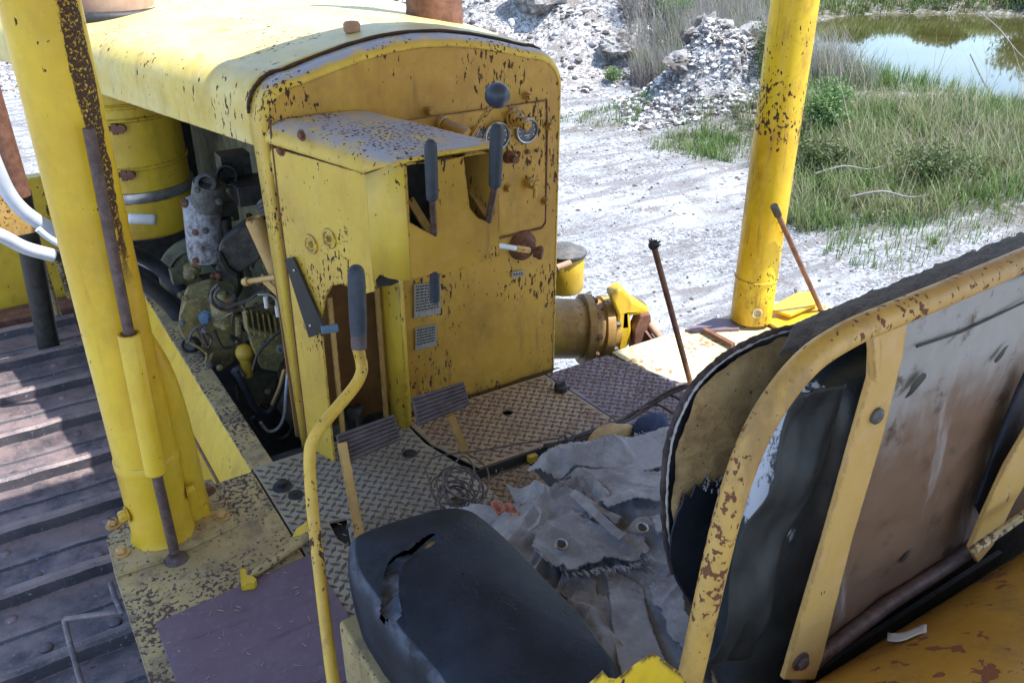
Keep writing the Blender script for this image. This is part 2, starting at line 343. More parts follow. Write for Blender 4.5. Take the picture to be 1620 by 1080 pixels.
def obj(name,mb,mats,parent=None,bevel=0,sharp=38,flat=False,subd=0,solid=0,origin=None,seg=2):
    me=bpy.data.meshes.new(name); me.from_pydata([tuple(q) for q in mb.v],[],mb.f); me.update()
    me.polygons.foreach_set('material_index',mb.mi)
    bm=bmesh.new(); bm.from_mesh(me)
    if not flat: bmesh.ops.recalc_face_normals(bm,faces=bm.faces[:])
    bm.to_mesh(me); bm.free()
    if not flat:
        me.polygons.foreach_set('use_smooth',[True]*len(me.polygons))
        if not bevel and not subd: me.set_sharp_from_angle(angle=R(sharp))
    o=link(name,me,mats,parent,origin)
    if solid:
        m=o.modifiers.new('solid','SOLIDIFY'); m.thickness=solid; m.offset=0
    if subd:
        m=o.modifiers.new('sub','SUBSURF'); m.levels=subd; m.render_levels=subd
    if bevel:
        m=o.modifiers.new('bevel','BEVEL'); m.width=bevel; m.segments=seg; m.limit_method='ANGLE'; m.angle_limit=R(32); m.harden_normals=True
    return o
def thing(name,loc,label,cat,group=None):
    o=bpy.data.objects.new(name,None); COL.objects.link(o); o.location=loc; WP[o.name]=V(*loc); o.empty_display_size=.1
    return tag(o,label,cat,group)
def tag(o,label=None,cat=None,group=None,kind=None):
    if label: o['label']=label
    if cat: o['category']=cat
    if group: o['group']=group
    if kind: o['kind']=kind
    return o
def lab(o,l): o['label']=l; return o

# ================================================================== THE BULLDOZER
GZ=-1.6
BD=thing('bulldozer',(1.2,1.8,GZ),'old weathered yellow bulldozer with rusty paint, open operator station and exposed engine','bulldozer')
CX=1.10
# ---- cowl and hood
def cowl_outline(y,hw,zs,zc,zb,r=.10,n=7,flat=0):
    """half-round shouldered outline seen along Y, from lower left to lower right"""
    p=[V(CX-hw,y,zb)]
    for i in range(n+1):
        a=math.pi-(math.pi/2)*i/n; p.append(V(CX-hw+r+r*math.cos(a),y,zs-r+r*math.sin(a)*1.0))
    for i in range(1,8):
        t=i/8; p.append(V(CX-hw+r+(2*hw-2*r)*t,y,zs+(zc-zs)*math.sin(math.pi*t)))
    for i in range(n+1):
        a=math.pi/2-(math.pi/2)*i/n; p.append(V(CX+hw-r+r*math.cos(a),y,zs-r+r*math.sin(a)))
    p.append(V(CX+hw,y,zb)); return p
mb=MB()
# the cowl: rounded rim from the dash plane forward
def rimpts(y,hw,zs,zc,r=.10): return cowl_outline(y,hw,zs,zc,-.02,r)
def taper(l,y1):
    return [V(p.x,2.222+(y1-2.222)*max(0,min(1,(p.z-.45)/.45)),p.z) for p in l]
A=[taper(rimpts(2.30,.463,1.075,1.14),2.30),taper(rimpts(2.235,.463,1.075,1.14),2.235),rimpts(2.212,.458,1.067,1.130),rimpts(2.204,.448,1.052,1.114)]
mb.rings(A,False,False,closed=False)
cowl=obj('cowl',mb,M['box'],BD,solid=.004,sharp=60)
# dash plate (flat, faces the operator); left part behind the lever box is open low down
face=rimpts(2.2045,.452,1.052,1.114)
pl=[p for p in face if p.z>.2]
poly=[(p.x,p.y,p.z) for p in face]
mb=MB()
# right sheet x>.93 full height, upper left over the box
up=[q for q in poly if q[2]>.0]
outl=[(CX-.452,2.2045,.60)]+[q for q in poly if q[2]>.5]+[(CX+.452,2.2045,-.03),(.955,2.2045,-.03),(.955,2.2045,.60)]
mb.prism(outl,(0,.012,0))
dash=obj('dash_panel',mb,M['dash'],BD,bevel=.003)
# dark seam where the hood meets the cowl
mb=MB(); sp_=[p+V(0,.0012*noise.noise(p*30),.0) for p in rimpts(2.285,.470,1.080,1.146) if p.z>.88]; mb.tube(sp_,.0045,8,smooth=3,wob=.5)
obj('hood_seal',mb,M['seal'],BD)
# hood: flares forward and drops a little
def hood_sec(y):
    t=(y-2.32)/1.3
    hw=.468+.245*t; zs=1.078-.03*t; zc=1.145-.035*t; zb=.895-.042*t
    o=cowl_outline(y,hw,zs,zc,zb,r=.085+.02*t)
    # lower lip turned in
    return [V(o[0].x+.03,y,zb-.004)]+o+[V(o[-1].x-.03,y,zb-.004)]
ys=[2.29,2.31,2.5,2.8,3.1,3.4,3.6,3.9,4.2,4.5,5.0,5.4]
mb=MB(); mb.rings([hood_sec(y) for y in ys],False,False,closed=False)
hood=obj('hood',mb,M['hood'],BD,solid=.006,sharp=70)
# filler cap on the hood
c=at(558,62,z=1.12); mb=MB(); mb.lathe([(.017,-.02),(.017,.018),(.020,.02)],c); mb.bolt
mb2=MB(); mb2.lathe([(.019,.018),(.023,.022),(.0235,.04),(.019,.046),(.008,.048)],c)
fc=obj('filler_neck',mb,M['rust'],hood); obj('filler_cap',mb2,M['rust_pale'],fc)
c=at(314,4,z=1.08); mb=MB(); mb.lathe([(.02,-.02),(.02,.05),(.012,.06)],c); mb.box(c+V(0,0,.03),(.06,.012,.03)); obj('hood_latch',mb,M['rust'],hood)
# lip bracket lines on hood: folded lifting strap
# exhaust muffler, rusty, right of the hood centre
c=at(690,26,z=1.10); mb=MB(); r=45*mpp(c)
mb.lathe([(r*1.02,-.03),(r*1.02,.01),(r,.02),(r,.55),(r*.6,.60),(r*.4,.62),(r*.4,.9)],c+V(.02,.05,0)); obj('exhaust_muffler',mb,M['rust'],BD)
# air cleaner
ac=at(222,300,y=3.85); ax=ac.x; ay=3.85; rr=.212
def zat(px,py): return at(px,py,y=ay-rr*.8).z
mb=MB()
z1,z2,z3,z4,z5=[at(230,q,y=ay-.19).z for q in (377,318,303,268,190)]
mb.lathe([(rr*.86,z1-.012),(rr*.97,z1),(rr,z1+.012),(rr,z2-.004),(rr*.97,z2)],(ax,ay,0),seg=56)
mb.lathe([(rr*.975,z2+.02),(rr*.975,z4),(rr*1.012,z4+.004),(rr*1.012,z4+.012),(rr*.975,z4+.016),(rr*.975,z5),(rr*1.012,z5+.004),(rr*1.012,z5+.012),(rr*.97,z5+.016),(rr*.97,z5+.05),(rr*1.0,z5+.054),(rr*1.0,z5+.06),(rr*.95,z5+.07),(rr*.95,.93)],(ax,ay,0),seg=56)
acl=obj('air_cleaner',mb,M['yellow'],BD)
mb=MB(); mb.lathe([(rr*.9,z2-.002),(rr*1.03,z2),(rr*1.045,z2+.014),(rr*1.045,z3-.014),(rr*1.03,z3),(rr*.9,z3+.003)],(ax,ay,0),seg=56); obj('clamp_band',mb,M['chrome'],acl)
cd=V(-ax,-ay,0).normalized()
for (px,py) in ((183,203),(198,276)):
    d=at(px,py,y=ay-.19)-V(ax,ay,0); z=d.z; d.z=0; d.normalize(); c=V(ax,ay,z)+d*(rr*.99)
    s_=V(-d.y,d.x,0)
    mb=MB(); mb.cyl(c-s_*.016,c+s_*.026,.011,seg=12); mb.cyl(c+s_*.024+d*.0,c+s_*.024+d*.02,.017,seg=14); mb.box(c+d*.008,(.02,.02,.04),Matrix.Rotation(math.atan2(d.y,d.x),3,'Z')); mb.cyl(c-s_*.035,c-s_*.02,.011,seg=6)
    obj('clamp_bolt',mb,M['rust'],acl)
# small white plate on the cleaner
def on_cyl(px,py):
    # meet the view ray with the cylinder
    r=ray(px,py); o=V(0,0,CH); a=r.x**2+r.y**2; b=2*((o.x-ax)*r.x+(o.y-ay)*r.y); q=(o.x-ax)**2+(o.y-ay)**2-(rr*1.012)**2
    t=(-b-math.sqrt(max(0,b*b-4*a*q)))/(2*a); return o+r*t
ls=[[on_cyl(203+(247-203)*i/8,338+16*j/2+1.2*(i/8)) for i in range(9)] for j in range(3)]
mb=MB(); mb.rings(ls,False,False,closed=False); obj('label_plate',mb,M['white'],acl,solid=.002)
# precleaner bowl on top of the hood
c=V(ax+.03,ay+.05,1.05); mb=MB(); pr_=.165
mb.lathe([(pr_*.95,-.03),(pr_,.0),(pr_*1.0,.02),(pr_*.98,.16),(pr_*.8,.21),(.02,.22)],c+V(0,0,.015),seg=40); pc=obj('precleaner_bowl',mb,M['rust_pale'],BD)
mb=MB(); mb.torus(c+V(0,0,.012),(0,0,1),pr_*1.2,.024,48,10); obj('precleaner_collar',mb,M['dark'],pc)
# ---- lever box
nL=V(-1,-.323,0).normalized(); pA=V(.642,2.19,0)
def L(px,py): return atp(px,py,pA,nL)
left_px=[(585,458),(579,464),(567,468),(553,455),(540,449),(524,452),(513,470),(508,500),(508,530),(518,630),(529,738),(508,731),(489,718),(486,700),(470,562),(452,412),(440,320)]
def LW(y,z): return V(.642+.323*(2.19-y),y,z)
mb=MB(); mb.prism([LW(2.188,.895),LW(2.18,.909),LW(2.165,.913),LW(2.0,.913),LW(1.84,.912),LW(1.84,L(585,458).z)]+[L(*p) for p in left_px[1:-3]]+[L(452,412),L(440,320)],(.006,.0,0)); lb=obj('lever_box',mb,M['box'],BD)
# corner and rear face: columns swept round the corner
B0=LW(1.842,.8); by=1.75
cxs=[]
ys0=B0.y; xs0=B0.x
C0=V(.80,1.75,0)
cols=[]
for i in range(25):
    t=i/24
    # quadratic curve from (xs0,ys0) to (.815,1.75)
    a=V(xs0,ys0,0); b=V(.777,1.757,0); c=V(.812,1.75,0)
    cols.append(a*(1-t)**2+b*2*t*(1-t)+c*t*t)
def zon(px,py,x,y): # height of the ray where it passes over the column
    r=ray(px,py); t=(y/r.y+x/r.x)/2; return CH+r.z*t
def proj(p):
    fwh=p.x*math.sin(HD)+p.y*math.cos(HD); rt=p.x*math.cos(HD)-p.y*math.sin(HD); z=p.z-CH
    d=fwh*math.cos(TH)-z*math.sin(TH); v=fwh*math.sin(TH)+z*math.cos(TH); return 810+F*rt/d,540-F*v/d
def colz(c,curve):
    z=.8
    for _ in range(30):
        px,py=proj(V(c.x,c.y,z)); px=max(curve[0][0],min(curve[-1][0],px))
        for (a,b),(e,f) in zip(curve,curve[1:]):
            if a<=px<=e: ty=b+(f-b)*(px-a)/(e-a)
        z-=(ty-py)*mpp(c)*1.0
    return z
zt=[LW(1.84,.912).z+(.946-.912)*min(1,(i/13)) for i in range(25)]
zb=[colz(c,[(550,453),(558,461),(567,468),(579,464),(592,446),(601,434),(615,440),(640,444),(660,441)]) for c in cols]
mb=MB(); mb.rings([[V(c.x,c.y,zt[i]+.0) for i,c in enumerate(cols)],[V(c.x,c.y,zt[i]*.5+zb[i]*.5) for i,c in enumerate(cols)],[V(c.x,c.y,zb[i]) for i,c in enumerate(cols)]],False,False,closed=False)
obj('box_corner',mb,M['box_ne'],lb,solid=.0012,sharp=60)
def Y175(px,py): return at(px,py,y=1.75)
zt8=zt[-1]
s1=[Y175(*p) for p in ((648,352),(641,297),(638,262),(646,256),(668,258),(684,264),(689,374),(668,363))]
s2=[Y175(*p) for p in ((733,247),(741,241),(764,239),(780,245),(784,300),(782,338),(773,351),(757,346),(743,329),(739,297))]
ol=[(.810,1.75,.945),(.812,1.75,.672),tuple(Y175(655,443))]+[tuple(Y175(*p)) for p in ((671,438),(688,430),(700,436),(712,431),(750,418),(790,404),(790,330),(789,240))]
# drop the first slot's left overhang into the corner strip
s1=[V(max(p.x,.818),1.75,p.z) for p in s1]
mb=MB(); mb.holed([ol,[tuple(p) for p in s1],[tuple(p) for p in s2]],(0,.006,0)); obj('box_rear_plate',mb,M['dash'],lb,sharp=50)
# slot one's dark left wall peeks round the rolled corner: top sheet
TZ=.955
tp=[(xs0-.004,ys0,TZ-.012),(.68,2.0,TZ-.01),(.652,2.17,TZ),(.668,2.2,TZ+.012)]
mb=MB()
def topf(u,v):
    v=v**1.8
    # u from dash (0) to rear (1); v from left (0) to right (1)
    y=2.2+(1.752-2.2)*u
    xl=.641+(y-2.19)*-.323; xl=max(xl,.642)
    if u>.80: xl=xl+(.79-xl)*((u-.80)/.20)**2
    xr=.905+(1.062-.905)*u
    x=xl+(xr-xl)*v
    z=.958+.012*(1-u)+.004*math.sin(v*3.1)+.0015*noise.noise(V(x*30,y*30,0))
    z-=(.046-.040*max(0,min(1,(u-.80)/.2)))*(1-math.sqrt(max(0,1-(1-min(1,v/.22))**2)))
    z-=.008*max(0,(u-.96)/.04)**2
    return V(x,y,z)
mb.grid(topf,40,40); obj('box_top',mb,M['box'],lb,solid=.006,sharp=70)
# right wall of the box (leans to the top's right edge)
mb=MB(); mb.prism([(1.060,1.752,.948),(1.060,1.752,.68),(1.00,2.2,.60),(.91,2.2,.962)],(-.006,0,0)); obj('box_side',mb,M['dash'],lb)
mb=MB(); mb.prism([(.66,2.15,.66),(.80,1.77,.675),(.99,1.77,.70),(.97,2.15,.66)],(0,0,.004)); 
obj('box_floor',mb,M['dark'],lb)
mb=MB(); mb.box((.885,2.02,.80),(.10,.26,.24)); mb.box((.95,2.12,.80),(.2,.02,.24)); obj('slot_dark_block',mb,M['dark'],lb)  # dark blocks added inside so the lever slots read as deep shade
# embossed rings
for px,py in ((492,386),(521,377)):
    c=L(px,py); mb=MB(); mb.lathe([(.027,0),(.026,.003),(.019,.004),(.017,.001),(.008,.001),(.008,.006),(.001,.007)],c-nL*-.001,nL,seg=28); mb.bolt(c+nL*.003,nL,.006,.006,False); obj('cover_boss',mb,M['box'],lb)
for px,py in ((445,238),(478,214)):
    c=L(px,py); mb=MB(); mb.bolt(c,nL,.010,.007); obj('box_bolt',mb,M['rust'],lb)
# seam of the leg panel against the cowl
mb=MB(); mb.tube([L(*p) for p in ((426,186),(432,240),(441,320),(453,412),(470,562),(487,703))],.0028,6); obj('box_seam',mb,M['rust'],lb)
# cowl's left side skin seen left of the seam
# black strap with blue nut hanging at the arch
q=[L(*p)+nL*.012 for p in ((455,408),(469,405),(520,522),(494,532))]
mb=MB(); mb.prism(q,tuple(nL*-.006)); hs=obj('hook_strap',mb,M['black'],BD,bevel=.001)
for p in ((472,425),(497,512)):
    mb=MB(); c=L(*p)+nL*.013; mb.cyl(c,c+nL*.003,.003,seg=10); obj('rivet',mb,M['white'],hs)
c=L(520,518)+nL*.01; mb=MB(); mb.cyl(c-V(.012,0,0),c+V(.03,-.01,0),.012,seg=6); obj('nut',mb,M['blue_nut'],hs)
# recess under the box
mb=MB()
mb.prism([(.64,2.285,-.02),(.96,2.285,-.02),(.96,2.285,.72),(.64,2.285,.72)],(0,.01,0))
mb.prism([(.953,2.21,-.02),(.953,2.285,-.02),(.953,2.285,.72),(.953,2.21,.72)],(.006,0,0)); obj('recess_wall',mb,M['brown_in'],BD)
mb=MB(); mb.prism([at(618,447,y=2.12),at(655,447,y=2.12),at(652,500,y=2.12),at(655,600,y=2.1),V(.945,2.075,.0),V(.915,2.085,0)],(0,.006,0)); 
# flange strip between recess and label panel
mb=MB(); mb.rings([[V(.93,2.27,z),V(.925,2.16,z),V(.93,2.13,z),V(.945,2.118,z),V(.962,2.13,z),V(.97,2.203,z)] for z in (.68,.3,-.02)],False,False,closed=False)
obj('panel_flange',mb,M['yellow'],BD,solid=.003,sharp=70)
for a,b,y in (((521,470),(543,690),2.12),((596,455),(611,660),2.2)):
    mb=MB(); mb.bar([at(*a,y=y),at(*b,y=y)],.014,.008,(1,0,0)); obj('control_rod',mb,M['strap'],BD)
mb=MB(); c=at(557,655,y=2.2); mb.cyl(c,c+V(.03,.02,0),.022,seg=14); mb.box(c+V(0,.03,-.04),(.03,.03,.09)); obj('rod_bracket',mb,M['dark'],BD)
mb=MB(); c=at(615,437,y=1.95); mb.prism([at(585,455,y=1.95),at(603,436,y=1.95),at(632,446,y=1.95),at(618,452,y=1.95)],(0,.03,0)); obj('gap_shade_plate',mb,M['dark'],BD)  # dark plate in place of the black shaded gap below the box
# ---- instrument panel
IY=2.196
def IP(px,py,y=IY): return at(px,py,y=y)
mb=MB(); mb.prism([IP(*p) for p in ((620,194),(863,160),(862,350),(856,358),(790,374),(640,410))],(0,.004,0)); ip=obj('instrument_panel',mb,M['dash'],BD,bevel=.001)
mb=MB(); mb.tube([IP(*p,2.1995) for p in ((640,192),(700,183),(800,169),(865,159),(866,200),(864,300),(863,352),(857,361),(790,377),(700,396))],.0032,6); obj('panel_gap',mb,M['rust'],BD)
def disc(px,py,r,y=IY-.001): return at(px,py,y=y)
for px,py,r in ((785,215,24),(832,206,21),(752,214,15)):
    c=disc(px,py,r); rr_=r*mpp(c)
    mb=MB(); mb.lathe([(rr_,0),(rr_,.008),(rr_*.93,.011),(rr_*.84,.010),(rr_*.82,.004)],c,(0,-1,0),seg=36); g=obj('gauge',mb,M['chrome'],ip)
    mb=MB(); mb.lathe([(rr_*.84,.002),(rr_*.84,.006),(.001,.0065)],c,(0,-1,0),seg=36); obj('gauge_face',mb,M['gauge'],g,sharp=60)
    mb=MB()
    for k in range(9):
        a=R(-30+k*30); d=V(math.cos(a),0,math.sin(a)); mb.bar([c+V(0,-.0075,0)+d*rr_*.6,c+V(0,-.0075,0)+d*rr_*.74],.0016,.0006,(d.z,0,-d.x))
    a=R(60); d=V(math.cos(a),0,math.sin(a)); mb.bar([c+V(0,-.0078,0)-d*rr_*.1,c+V(0,-.0078,0)+d*rr_*.55],.0018,.0006,(d.z,0,-d.x))
    mb.box(c+V(0,-.0075,-rr_*.35),(rr_*.5,.0006,.0022)); mb.box(c+V(.002,-.0075,-rr_*.52),(rr_*.3,.0006,.0018))
    obj('gauge_marks',mb,M['white'],g,flat=True)
for px,py in ((679,176),(834,152),(868,199),(862,318),(803,297)):
    c=IP(px,py); mb=MB(); mb.cyl(c,c+V(0,-.004,0),.014,seg=16); mb.bolt(c+V(0,-.003,0),(0,-1,0),.0105,.012,False); obj('panel_bolt',mb,M['dash'],ip,bevel=.001)
# throttle stub and knob
c=IP(700,197); d=(IP(738,213,2.10)-c).normalized(); mb=MB(); mb.lathe([(.026,-.01),(.026,.006),(.019,.012),(.0185,.06),(.0195,.062),(.0195,.098),(.016,.104)],c,d,seg=24); mb.torus(c+d*.008,d,.022,.005,20,8); obj('pull_knob',mb,M['dash'],ip)
c=IP(812,185); d=(IP(842,204,2.09)-c).normalized(); mb=MB(); mb.lathe([(.031,-.01),(.031,.005),(.026,.010),(.022,.03),(.0165,.034),(.016,.078),(.012,.084)],c,d,seg=24); mb.torus(c+d*.012,d,.027,.005,20,8); obj('starter_knob',mb,M['dash'],ip)
c=IP(804,248); mb=MB(); mb.cyl(c,c+V(0,-.02,0),.02,.016,seg=12); mb.cyl(c+V(0,-.02,0),c+V(0,-.045,0),.012,seg=12); obj('fitting',mb,M['rust'],ip)
for px in (820,834,848):
    c=IP(px,240-(px-834)*.12); mb=MB(); mb.cyl(c,c+V(0,-.006,0),.0085 if px==834 else .0055,seg=14); mb.cyl(c+V(0,-.004,0),c+V(0,-.011,0),.005 if px==834 else .003,seg=10); obj('key_switch',mb,M['rust'],ip)
c=IP(836,288); mb=MB(); mb.cyl(c,c+V(0,-.022,0),.017,seg=14,ch=.003); mb.cyl(c+V(-.012,-.018,.0),c+V(.026,-.018,.0),.0095,seg=12,ch=.002); mb.tube([c+V(.006,-.018,-.004),c+V(.006,-.03,-.02),c+V(.003,-.03,-.042)],[.009,.007,.006],10); obj('tap',mb,M['dash'],ip)
# two seat-belt-blue push rod and ball joint low right
c=at(836,393,y=2.19); mb=MB(); mb.lathe([(.050,-.0),(.048,.01),(.032,.024),(.028,.035)],at(826,388,y=2.204),(0,-1,0),seg=26); mb.cyl(c+V(0,-.035,0),c+V(.018,-.055,-.004),.019,seg=6); mb.cyl(c+V(.01,-.05,-.02),c+V(.012,-.05,.02),.009,seg=10); obj('ball_joint',mb,M['rust'],BD)
a=at(790,389,y=2.05); b=at(836,396,y=2.13); mb=MB(); mb.cyl(a-(b-a)*1.4,a+(b-a)*.55,.0085,seg=12); pr2=obj('push_rod',mb,M['hose_pale'],BD); mb=MB(); mb.cyl(a+(b-a)*.52,b,.011,seg=6); obj('rod_nut',mb,M['dash'],pr2)
# plates with writing too worn to read
for P4 in (((655,450),(696,446),(697,495),(655,503)),((657,519),(690,513),(690,545),(657,554))):
    q=[at(*p,y=2.2) for p in P4]; mb=MB(); mb.prism(q,(0,-.002,0)); lp=obj('label_plate',mb,M['label'],BD)
    mb=MB(); 
    n=9 if P4[0][1]==450 else 6
    for i in range(n):
        f=(i+.7)/(n+.6)*.86
        a=q[0].lerp(q[3],f); b=q[1].lerp(q[2],f); x=.06
        while x<.92:
            w=random.uniform(.04,.14); e=min(.94,x+w); c0=a.lerp(b,x); c1=a.lerp(b,e); mb.bar([c0+V(0,-.0026,0),c1+V(0,-.0026,0)],.0042,.0008,(0,0,1)); x=e+.03
    obj('print_lines',mb,M['black'],lp,flat=True)
q=[at(*p,y=2.2) for p in ((809,430),(828,427),(829,436),(810,439))]; mb=MB(); mb.prism(q,(0,-.002,0)); lp=obj('small_plate',mb,M['label'],BD)
mb=MB(); a=q[0].lerp(q[3],.5);b=q[1].lerp(q[2],.5)
for f in (.2,.4,.62,.8): c0=a.lerp(b,f-.05); c1=a.lerp(b,f+.05); mb.bar([c0+V(0,-.0026,0),c1+V(0,-.0026,0)],.006,.0008,(0,0,1))
obj('stamped_marks',mb,M['black'],lp,flat=True)
mb=MB(); mb.rings([[V(.955+.61*i/20,2.196,-.004+.012*abs(noise.noise(V(i*.7,0,0)))) for i in range(21)],[V(.955+.61*i/20,2.196-.02-.01*noise.noise(V(i,3,0)),.004) for i in range(21)]],False,False,closed=False); obj('dirt_line',mb,M['seal'],BD)
# ---- hand levers
def grip_lever(name,top,mid,end,y0,y1,y2,r,label,shaftmat='rod'):
    a=at(*top,y=y0); b=at(*mid,y=y1); c=at(*end,y=y2)
    mb=MB(); mb.tube([b,c],r*.55,12); lv=obj(name,mb,M[shaftmat],BD); lab(lv,label)
    d=(b-a).normalized(); mb=MB(); mb.tube([a-d*r*.0,a+d*r*.25,a+d*r*.7,a+d*r*1.3,a.lerp(b,.5),b-d*.004,b],[r*.35,r*.7,r*.93,r,r*1.02,r*.98,r*.85],20); obj('grip',mb,M['grip'],lv)
    return lv
grip_lever('hand_lever',(681,221),(684,316),(687,374),1.70,1.705,1.76,.0145,'left upper hand lever with dark rubber grip and rusty shaft')
mb=MB()
grip_lever('hand_lever',(786,196),(783,295),(772,352),1.68,1.69,1.76,.0155,'right upper hand lever with dark rubber grip')
for a,b in (((744,300),(775,345)),((648,315),(683,372))):
    mb=MB(); mb.bar([at(*a,y=1.83),at(*b,y=1.762)],.02,.007,(1,0,0)); obj('lever_shank',mb,M['bar_rust'],BD)
b=at(787,151,y=1.88); mb=MB(); mb.bar([b,at(768,180,y=1.9),at(738,228,y=2.0)],.018,.008,(1,0,.3)); bl=obj('ball_lever',mb,M['dash'],BD,bevel=.0015); mb=MB(); mb.sphere(b,20.5*mpp(b),28); obj('ball_knob',mb,M['knob'],bl,sharp=80)
mb=MB(); a=at(688,432,y=1.80); c=at(688,474,y=1.80); mb.tube([a+V(0,0,.04),c,c-V(0,0,.006),c-V(0,0,.009)],[.0125,.0125,.010,.004],16); obj('hanging_grip',mb,M['grip'],BD)
# the tall cranked yellow lever in front
pts=[at(566,548,y=1.50),at(572,575,y=1.50),at(571,592,y=1.49),at(558,615,y=1.48),at(520,660,y=1.46),at(497,692,y=1.45),at(490,722,y=1.44),at(494,800,y=1.41),at(505,900,y=1.34),at(522,1040,y=1.22),at(532,1110,y=1.15),at(540,1180,y=1.08)]
mb=MB(); mb.tube(pts,.0125,16,smooth=5); lv=obj('brake_lever',mb,M['lever_y'],BD); lab(lv,'tall cranked yellow hand lever with grey rubber grip')
a=at(563,419,y=1.52); b=at(568,548,y=1.50); d=(b-a).normalized(); mb=MB(); mb.tube([a,a+d*.003,a+d*.01,a+d*.02,a+d*.04,a.lerp(b,.75),a.lerp(b,.77),b],[.006,.011,.0158,.0175,.0180,.0175,.0165,.0155],20); obj('grip',mb,M['grip'],lv)
mb=MB(); mb.tube([a.lerp(b,.77),a.lerp(b,1.02)],.0162,18); obj('grip_sleeve',mb,M['pedal'],lv)
# right-hand rods rising from the right deck
def rlever(base,top,y1,y0,cap,l):
    a=at(*base,y=y0) ; b=at(*top,y=y1); mb=MB(); mb.tube([a+(a-b)*.1,a,b],.0095,10); o=obj('side_lever',mb,M['rust'],BD); lab(o,l)
    d=(b-a).normalized(); mb=MB()
    if cap: 
        mb.sphere(b,.017,12); 
        for k in range(14):
            t=V(random.uniform(-1,1),random.uniform(-1,1),random.uniform(-.2,1)).normalized(); mb.tube([b,b+t*.024],[.006,.002],5)
    else: mb.tube([b-d*.045,b+d*.004],.0135,10)
    obj('lever_end',mb,M['dark'],o)
rlever((1093,608),(1034,388),1.9,1.865,1,'rusty thin lever with burnt ragged black knob')
rlever((1302,497),(1225,327),2.0,1.998,0,'rusty thin lever with plain black sleeve end')
# ---- pedals
def pedal(P4,y,arm,l):
    q=[at(*p,y=y) for p in P4]; n=7; mb=MB()
    n_=V(0,-.85,.5).normalized()
    q[2]+=V(0,-.045,0); q[3]+=V(0,-.045,0)
    # keep them on the same view rays
    q[2]=at(*P4[2],y=y-.05); q[3]=at(*P4[3],y=y-.05)
    nn=(q[1]-q[0]).cross(q[3]-q[0]).normalized(); 
    if nn.z<0: nn=-nn
    mb.prism(q,tuple(nn*-.016))
    for k in range(n):
        f0=(k+.06)/n; f1=(k+.84)/n
        a0=q[0].lerp(q[3],f0);b0=q[1].lerp(q[2],f0);a1=q[0].lerp(q[3],f1);b1=q[1].lerp(q[2],f1)
        mb.prism([a0,b0,b1,a1],tuple(nn*.006))
    o=obj('pedal_pad',mb,M['pedal'],BD,bevel=.002); lab(o,l)
    a,b=arm; mb=MB(); mb.bar([a,a.lerp(b,.15),b],.024,.009,(1,0,.1)); obj('pedal_arm',mb,M['strap'],o)
pedal(((532,687),(623,655),(635,695),(547,733)),1.86,(at(541,700,y=1.83),at(572,862,y=1.70)),'ribbed dark pedal pad nearer the hand lever')
pedal(((652,628),(733,603),(743,640),(663,673)),1.88,(at(712,655,y=1.85),at(739,722,y=1.90)),'ribbed dark pedal pad on the tread plate')
# ---- deck plates
def slab(px,z=0,t=.012,extra=None):
    p=[at(*q,z=z) if not isinstance(q,Vector) else q for q in px]; mb=MB(); mb.prism(p,(0,0,-t)); return mb
def inside(x,y,poly):
    c=False; n=len(poly)
    for i in range(n):
        x1,y1=poly[i][0],poly[i][1]; x2,y2=poly[(i+1)%n][0],poly[(i+1)%n][1]
        if (y1>y)!=(y2>y) and x<(x2-x1)*(y-y1)/(y2-y1)+x1: c=not c
    return c
def tread(name,poly,z,mats,label,holes=(),pitch=.0245,t=.008,h=.0022,L_=.0165,W_=.0062):
    mb=MB()
    if holes: mb.holed([[(p[0],p[1],z) for p in poly]]+[[(p[0],p[1],z) for p in hl] for hl in holes],(0,0,-t))
    else: mb.prism([(p[0],p[1],z) for p in poly],(0,0,-t))
    mb.cur=1
    xs=[p[0] for p in poly]; ys_=[p[1] for p in poly]; a=R(45)
    e=(V(math.cos(a),math.sin(a),0),V(-math.sin(a),math.cos(a),0)); cx,cy=sum(xs)/len(xs),sum(ys_)/len(ys_); N=int(max(max(xs)-min(xs),max(ys_)-min(ys_))/pitch)+3
    for i in range(-N,N):
        for j in range(-N,N):
            c=V(cx,cy,0)+e[0]*i*pitch+e[1]*j*pitch
            d=e[(i+j)%2]; k=V(-d.y,d.x,0)
            tips=[c+d*L_*.8,c-d*L_*.8]
            if not all(inside(q.x,q.y,poly) for q in tips): continue
            if any(inside(c.x,c.y,hl) for hl in holes): continue
            b0=[c+d*L_,c+k*W_,c-d*L_,c-k*W_]; b1=[c+d*L_*.72,c+k*W_*.5,c-d*L_*.72,c-k*W_*.5]
            mb.add([V(q.x,q.y,z+.0001) for q in b0]+[V(q.x,q.y,z+h) for q in b1],[(4,5,6,7),(0,1,5,4),(1,2,6,5),(2,3,7,6),(3,0,4,7)])
    o=obj(name,mb,mats,BD,flat=True); lab(o,label); return o
def circ(c,r,n=14): return [(c[0]+r*math.cos(2*math.pi*k/n),c[1]+r*math.sin(2*math.pi*k/n)) for k in range(n)]
def XY(*px,z=0): return [(p.x,p.y) for p in (at(*q,z=z) for q in px)]
h1=circ(at(803,653,z=0),.019)
tread('tread_plate',[(.965,2.0),(.955,2.165),(1.49,2.165),(1.515,1.80),(1.03,1.815)],.004,[M['tread'],M['tread_lines']],'tan worn diamond tread plate between the pedals and the dash',[h1])
tread('tread_plate',[(1.497,2.165),(1.76,2.165),(1.86,1.85),(1.80,1.60),(1.523,1.78)],.003,[M['tread_blue'],M['tread_lines']],'bluish grey diamond tread plate on the right')
hq=XY((520,825),(548,818),(556,866),(533,852))
